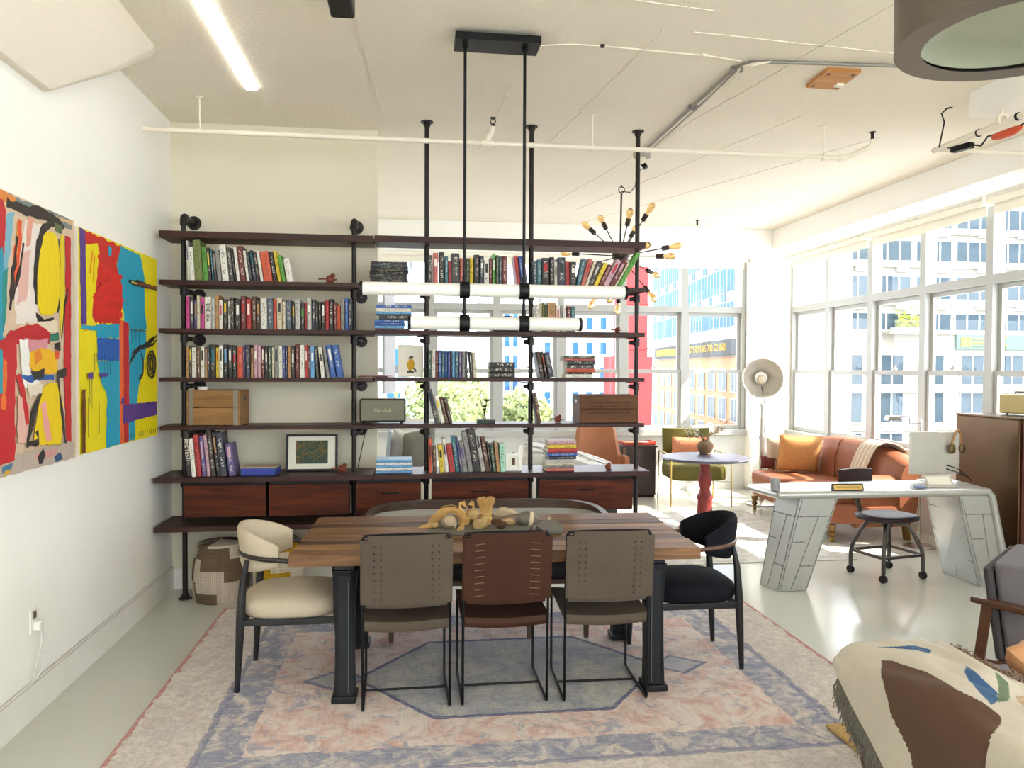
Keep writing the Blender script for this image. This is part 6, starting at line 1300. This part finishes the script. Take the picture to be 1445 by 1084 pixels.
# sprinkler pipes
YS, ZP = 5.40, 3.23
r = thing('sprinkler_pipe', 'long ivory sprinkler pipe hanging across the room before the bookcase', 'pipe', (.7, YS, ZP))
q = MB().cyl((XL - .7, 0, 0), (3.18 - .7, 0, 0), .0175, n=14); obj('pipe', q, M_IVORY, r, 40)
for x in (-1.41, 1.275, 3.03):
    x -= .7; obj('hanger', MB().cyl((x, 0, .02), (x, 0, ZC - ZP), .005, n=8).cyl((x, 0, ZC - ZP - .008), (x, 0, ZC - ZP), .024, n=14).lathe([(.019, -.012), (.024, -.012), (.024, .012), (.019, .012), (.019, -.012)], 14, (x, 0, 0), Matrix.Rotation(pi / 2, 4, 'Y')), M_IVORY, r, 40)
obj('tee', MB().cyl((.52 - .74, 0, 0), (.52 - .66, 0, 0), .027, n=14).tube([(.52 - .7, 0, 0), (.515 - .69, 0, .035), (.545 - .69, .005, .085), (.55 - .69, .005, .12)], [.022, .021, .017, .017], 10), M_IVORY, r, 50)
obj('sprinkler_head', MB().cyl((-.14, .005, .12), (-.14, .005, .138), .014, n=10).tube([(-.154, .005, .138), (-.158, .005, .16), (-.14, .005, .18)], .004, 6).tube([(-.126, .005, .138), (-.122, .005, .16), (-.14, .005, .18)], .004, 6).cyl((-.14, .005, .178), (-.14, .005, .182), .022, n=14), M_PIPE, r, 40)
obj('elbow', MB().tube([(2.45, 0, 0), (2.50, 0, 0), (2.52, -.01, .01), (2.62, -.10, .055), (2.64, -.12, .075), (2.64, -.12, .11)], [.022, .022, .018, .017, .02, .02], 12), M_IVORY, r, 50); obj('sprinkler_head', MB().cyl((2.64, -.12, .11), (2.64, -.12, .16), .012, n=10).cyl((2.64, -.12, .16), (2.64, -.12, .165), .024, n=14), M_PIPE, r, 40)
ys = 8.9; a = on(915, 318, 1, ys); b = on(985, 318, 1, ys)
r = thing('sprinkler_pipe', 'short ivory sprinkler pipe near the far windows behind the chandelier', 'pipe', (a.x, ys, a.z))
obj('pipe', MB().cyl((0, 0, 0), (b.x - a.x, 0, 0), .017, n=12), M_IVORY, r, 40); obj('hanger', MB().cyl((.43, 0, 0), (.43, 0, ZC - a.z), .005, n=8).cyl((.43, 0, ZC - a.z - .006), (.43, 0, ZC - a.z), .026, n=12), M_IVORY, r, 40); obj('sprinkler_head', MB().cyl((b.x - a.x - .01, 0, 0), (b.x - a.x - .01, 0, .07), .012, n=8).cyl((b.x - a.x - .01, 0, .07), (b.x - a.x - .01, 0, .076), .02, n=10), M_PIPE, r, 40)
# conduit with bundled cables
r = thing('ceiling_conduit', 'grey conduit and bundled cables bending over the ceiling to a junction box', 'conduit', (1.9, 4.5, ZC)); M_COND = mt('grey_conduit', '#8f8c86', .5, .5)
P = [(3.3, 4.20, -.018), (2.54, 4.25, -.018), (2.05, 4.28, -.018), (1.95, 4.30, -.018), (1.91, 4.37, -.018), (1.90, 4.5, -.018), (1.892, 4.95, -.018), (1.888, 5.6, -.018), (1.885, 6.1, -.018)]
obj('conduit', MB().tube([(x - 1.9, y - 4.5, z) for x, y, z in P], .011, 8), M_COND, r, 50); g = random.Random(5)
for k in range(3): obj('cable', MB().tube([(x - 1.9 + (.022 + .01 * k) * (1 if i > 2 else .2), y - 4.5 - (.0 if i > 2 else .016), z - .004 - .012 * k * (i % 2) - (.0 if i < 4 else g.uniform(0, .02))) for i, (x, y, z) in enumerate(P[2:])], .005, 6), [M_COND, M_IVORY, M_IVORY][k], r, 50)
for x, y in ((1.905, 4.42), (1.89, 5.1)): obj('clip', bx(x - 1.9 - .02, x - 1.9 + .05, y - 4.5 - .01, y - 4.5 + .01, -.03, 0), M_COND, r)
r = thing('ceiling_junction_box', 'grey junction box with a black plug where the conduit ends', 'junction box', (1.88, 6.20, ZC)); obj('box', MB().cyl((0, 0, -.06), (0, 0, 0), .075, n=8), mt('box_grey', '#a8a49a', .6), r, bevel=.003); obj('socket', MB().cyl((0, .0, -.12), (0, 0, -.06), .03, n=12), M_IVORY, r, 40); obj('plug', MB().cyl((.03, -.02, -.15), (.0, 0, -.10), .022, n=10), M_BLACK, r, 40)
# plywood plate
c4 = [fl(*p, 3.435) for p in ((1137, 124), (1182, 127), (1215, 103), (1167, 101))]; cc = sum(c4, V()) / 4
r = thing('plywood_plate', 'square plywood mounting plate screwed to the ceiling', 'board', (cc.x, cc.y, 3.435)); obj('board', MB().prism([(p.x - cc.x, p.y - cc.y) for p in c4], 0, .025, 'xy'), wood('plywood', '#b8783c', '#d6a065', 0, .6), r)
for p in c4: d_ = (V((p.x, p.y)) - V((cc.x, cc.y))) * .72; obj('screw', MB().cyl((d_.x, d_.y, -.003), (d_.x, d_.y, .002), .011, n=10), M_PIPE, r)
obj('cable_clamp', bx(.04, .09, .02, .06, -.018, 0), M_IVORY, r, bevel=.003)
# big drum lamp in the corner of the view
r = thing('drum_pendant', 'large bronze rimmed drum pendant lamp seen from below near the ceiling', 'pendant lamp', (1.985, 2.30, 2.74)); M_BRONZE = mt('brushed_bronze', '#6f655b', .45, .6, .15, 6); M_FROST = mt('frosted_green_glass', '#9ba08c', .5, var=.08, scale=3)
obj('rim_flange', MB().lathe([(.385, 0), (.385, .26), (.378, .26), (.378, .004), (.30, .004), (.30, .0), (.385, 0)], 72), M_BRONZE, r, 40); obj('diffuser', MB().lathe([(.0005, .05), (.20, .055), (.285, .045), (.31, .02), (.31, .03), (.285, .055), (.0005, .06)], 60), M_FROST, r, 60); obj('top_plate', MB().lathe([(.0005, .255), (.38, .255), (.38, .26), (.0005, .262)], 60), M_BRONZE, r, 40)
obj('stem', MB().cyl((0, 0, .26), (0, 0, ZC - 2.74), .012, n=12), M_BRONZE, r, 40); obj('ceiling_rose', MB().lathe([(.06, ZC - 2.74 - .03), (.07, ZC - 2.74)], 24), M_BRONZE, r, 40)
# pipe with cables at the right
r = thing('cable_pipe', 'ivory pipe under the ceiling carrying black cables and an orange connector', 'pipe', (3.65, 5.03, 3.2)); M_ORC = mt('orange_connector', '#d5532c', .5)
obj('pipe', MB().cyl((0, 0, 0), (.03, -1.5, 0), .021, n=14), M_IVORY, r, 40); obj('hanger', MB().cyl((.012, -.62, .03), (.012, -.62, ZC - 3.2), .006, n=8).lathe([(.022, -.012), (.04, -.012), (.04, .012), (.022, .012), (.022, -.012)], 18, (.012, -.62, .022), Matrix.Rotation(pi / 2, 4, 'X')), M_IVORY, r, 40)
obj('side_pipe', MB().cyl((.02, -.04, -.005), (1.1, -.06, -.005), .014, n=12), M_IVORY, r, 40)
obj('plug_block', MB().bar((.02, -.16, -.04), (.06, -.30, -.04), .05, .04), M_BLACK, r, bevel=.006)
obj('black_cable', MB().tube([(.05, -.30, -.04), (.06, -.38, -.07), (.05, -.45, -.03), (.05, -.55, -.04), (.06, -.66, -.05), (.05, -.80, -.03), (.05, -1.1, -.05), (.05, -1.4, -.03)], .006, 6), M_BLACK, r, 40)
obj('orange_connector', MB().tube([(.05, -.50, -.05), (.055, -.56, -.055), (.06, -.66, -.055), (.06, -.72, -.05)], [.018, .026, .026, .012], 10), M_ORC, r, 40)
for y in (-.15, -.42, -.75): obj('cable_tie', MB().lathe([(.022, -.005), (.026, -.005), (.026, .005), (.022, .005)], 14, (.01, y, 0), Matrix.Rotation(pi / 2, 4, 'X')), M_BLACK, r)
obj('drop_cord', MB().tube([(-.02, -.08, .0), (-.03, -.12, .08), (-.02, -.13, .16), (-.035, -.12, .22), (-.01, -.14, .25), (.03, -.14, ZC - 3.2)], .0055, 6), M_PIPE, r, 40)
# sputnik chandelier
hb = V((2.03, 7.4, 2.765))
r = thing('sputnik_chandelier', 'spiky chandelier with bare amber bulbs behind the open bookcase', 'chandelier', hb); M_SPK = mt('dark_bronze_arm', '#3b3230', .4, .7)
obj('hub', MB().sph((0, 0, 0), (.085, .085, .06), 20, 12), M_SPK, r, 50); obj('stem', MB().cyl((0, 0, .04), (.01, 0, ZC - hb.z - .07), .009, n=10), M_SPK, r, 40)
obj('hook', MB().tube([(.01 + .03 * sin(a), 0, ZC - hb.z - .045 - .03 * cos(a)) for a in [k * .6 for k in range(11)]], .005, 6).cyl((.01, 0, ZC - hb.z - .02), (.01, 0, ZC - hb.z), .008, n=8), M_SPK, r, 40)
obj('supply_cord', MB().tube([(.01, 0, ZC - hb.z - .06), (.07, -.1, ZC - hb.z - .09), (.0, -.5, ZC - hb.z - .13), (-.1, -.9, ZC - hb.z - .10), (-.13, -1.17, ZC - hb.z - .14)], .005, 6), M_BLACK, r, 40)
t = NT('amber_bulb_glass', .08, 0, .5); t.b.inputs['Transmission Weight'].default_value = .85; t.b.inputs['IOR'].default_value = 1.2; t.col('#f0cf92'); M_AMB = t.m
ME_SOCK = plain_mesh('socket', MB().cyl((0, 0, -.07), (0, 0, 0), .024, n=12), M_SPK); ME_BULB = plain_mesh('bulb', MB().lathe([(.013, 0), (.016, .015), (.026, .04), (.033, .07), (.030, .098), (.018, .118), (.0005, .124)], 14), M_AMB)
for p in ME_BULB.polygons: p.use_smooth = True
for dx, dz, sg in ((-.27, .35, 1), (-.11, .42, 1), (-.03, .33, -1), (.22, .42, -1), (.25, .33, 1), (.52, .09, -1), (.37, -.05, -1), (.45, -.14, 1), (-.24, -.46, 1), (-.17, -.44, -1), (.04, -.5, 1), (.26, -.42, -1), (-.50, .05, 1), (-.42, -.15, -1), (.10, .02, -1)):
    dy = sg * sqrt(max(.0, .545 ** 2 - dx * dx - dz * dz)); e = V((dx, dy, dz)) * .80; Q = e.to_track_quat('Z', 'Y').to_matrix().to_4x4()
    am = obj('arm', MB().cyl(e.normalized() * .06, e, .0055, n=8), M_SPK, r, 40)
    for nm, me in (('socket', ME_SOCK), ('bulb', ME_BULB)):
        o = bpy.data.objects.new(nm, me); COL.objects.link(o); o.parent = am; o.matrix_local = Matrix.Translation(e * (1.1 if nm == 'socket' else 1.1)) @ Q
# black spot at the upper edge, glowing bar added for a streak of reflected sun
r = thing('ceiling_spot', 'black ceiling spot head at the upper edge of the view', 'spot lamp', (-.33, 3.68, ZC)); obj('head', bx(-.06, .055, -.14, .13, -.13, -.03), M_BLACK, r, bevel=.012); obj('bracket', bx(-.02, .02, -.02, .02, -.03, 0), M_BLACK, r); obj('lens', bx(-.045, .04, .13, .133, -.12, -.045), mt('dark_lens', '#2c3038', .15), r)
t = NT('sun_streak_glow'); t.b.inputs['Emission Color'].default_value = (1, .97, .92, 1); t.b.inputs['Emission Strength'].default_value = 3.5; t.col('#f4f2ee')  # emission stands in for sunlight reflected onto the ceiling
r = thing('sun_streak', 'bright glowing bar standing in for reflected sunlight on the ceiling beside the painted wall', 'sunlight streak', (-1.03, 4.2, ZC)); obj('diffuser', bx(-.036, .036, -1.2, .98, -.018, -.004), t.m, r, bevel=.004); obj('base', bx(-.03, .03, -1.19, .97, -.004, 0), M_IVORY, r)  # added glowing bar; its diffuser and base belong to no real fixture
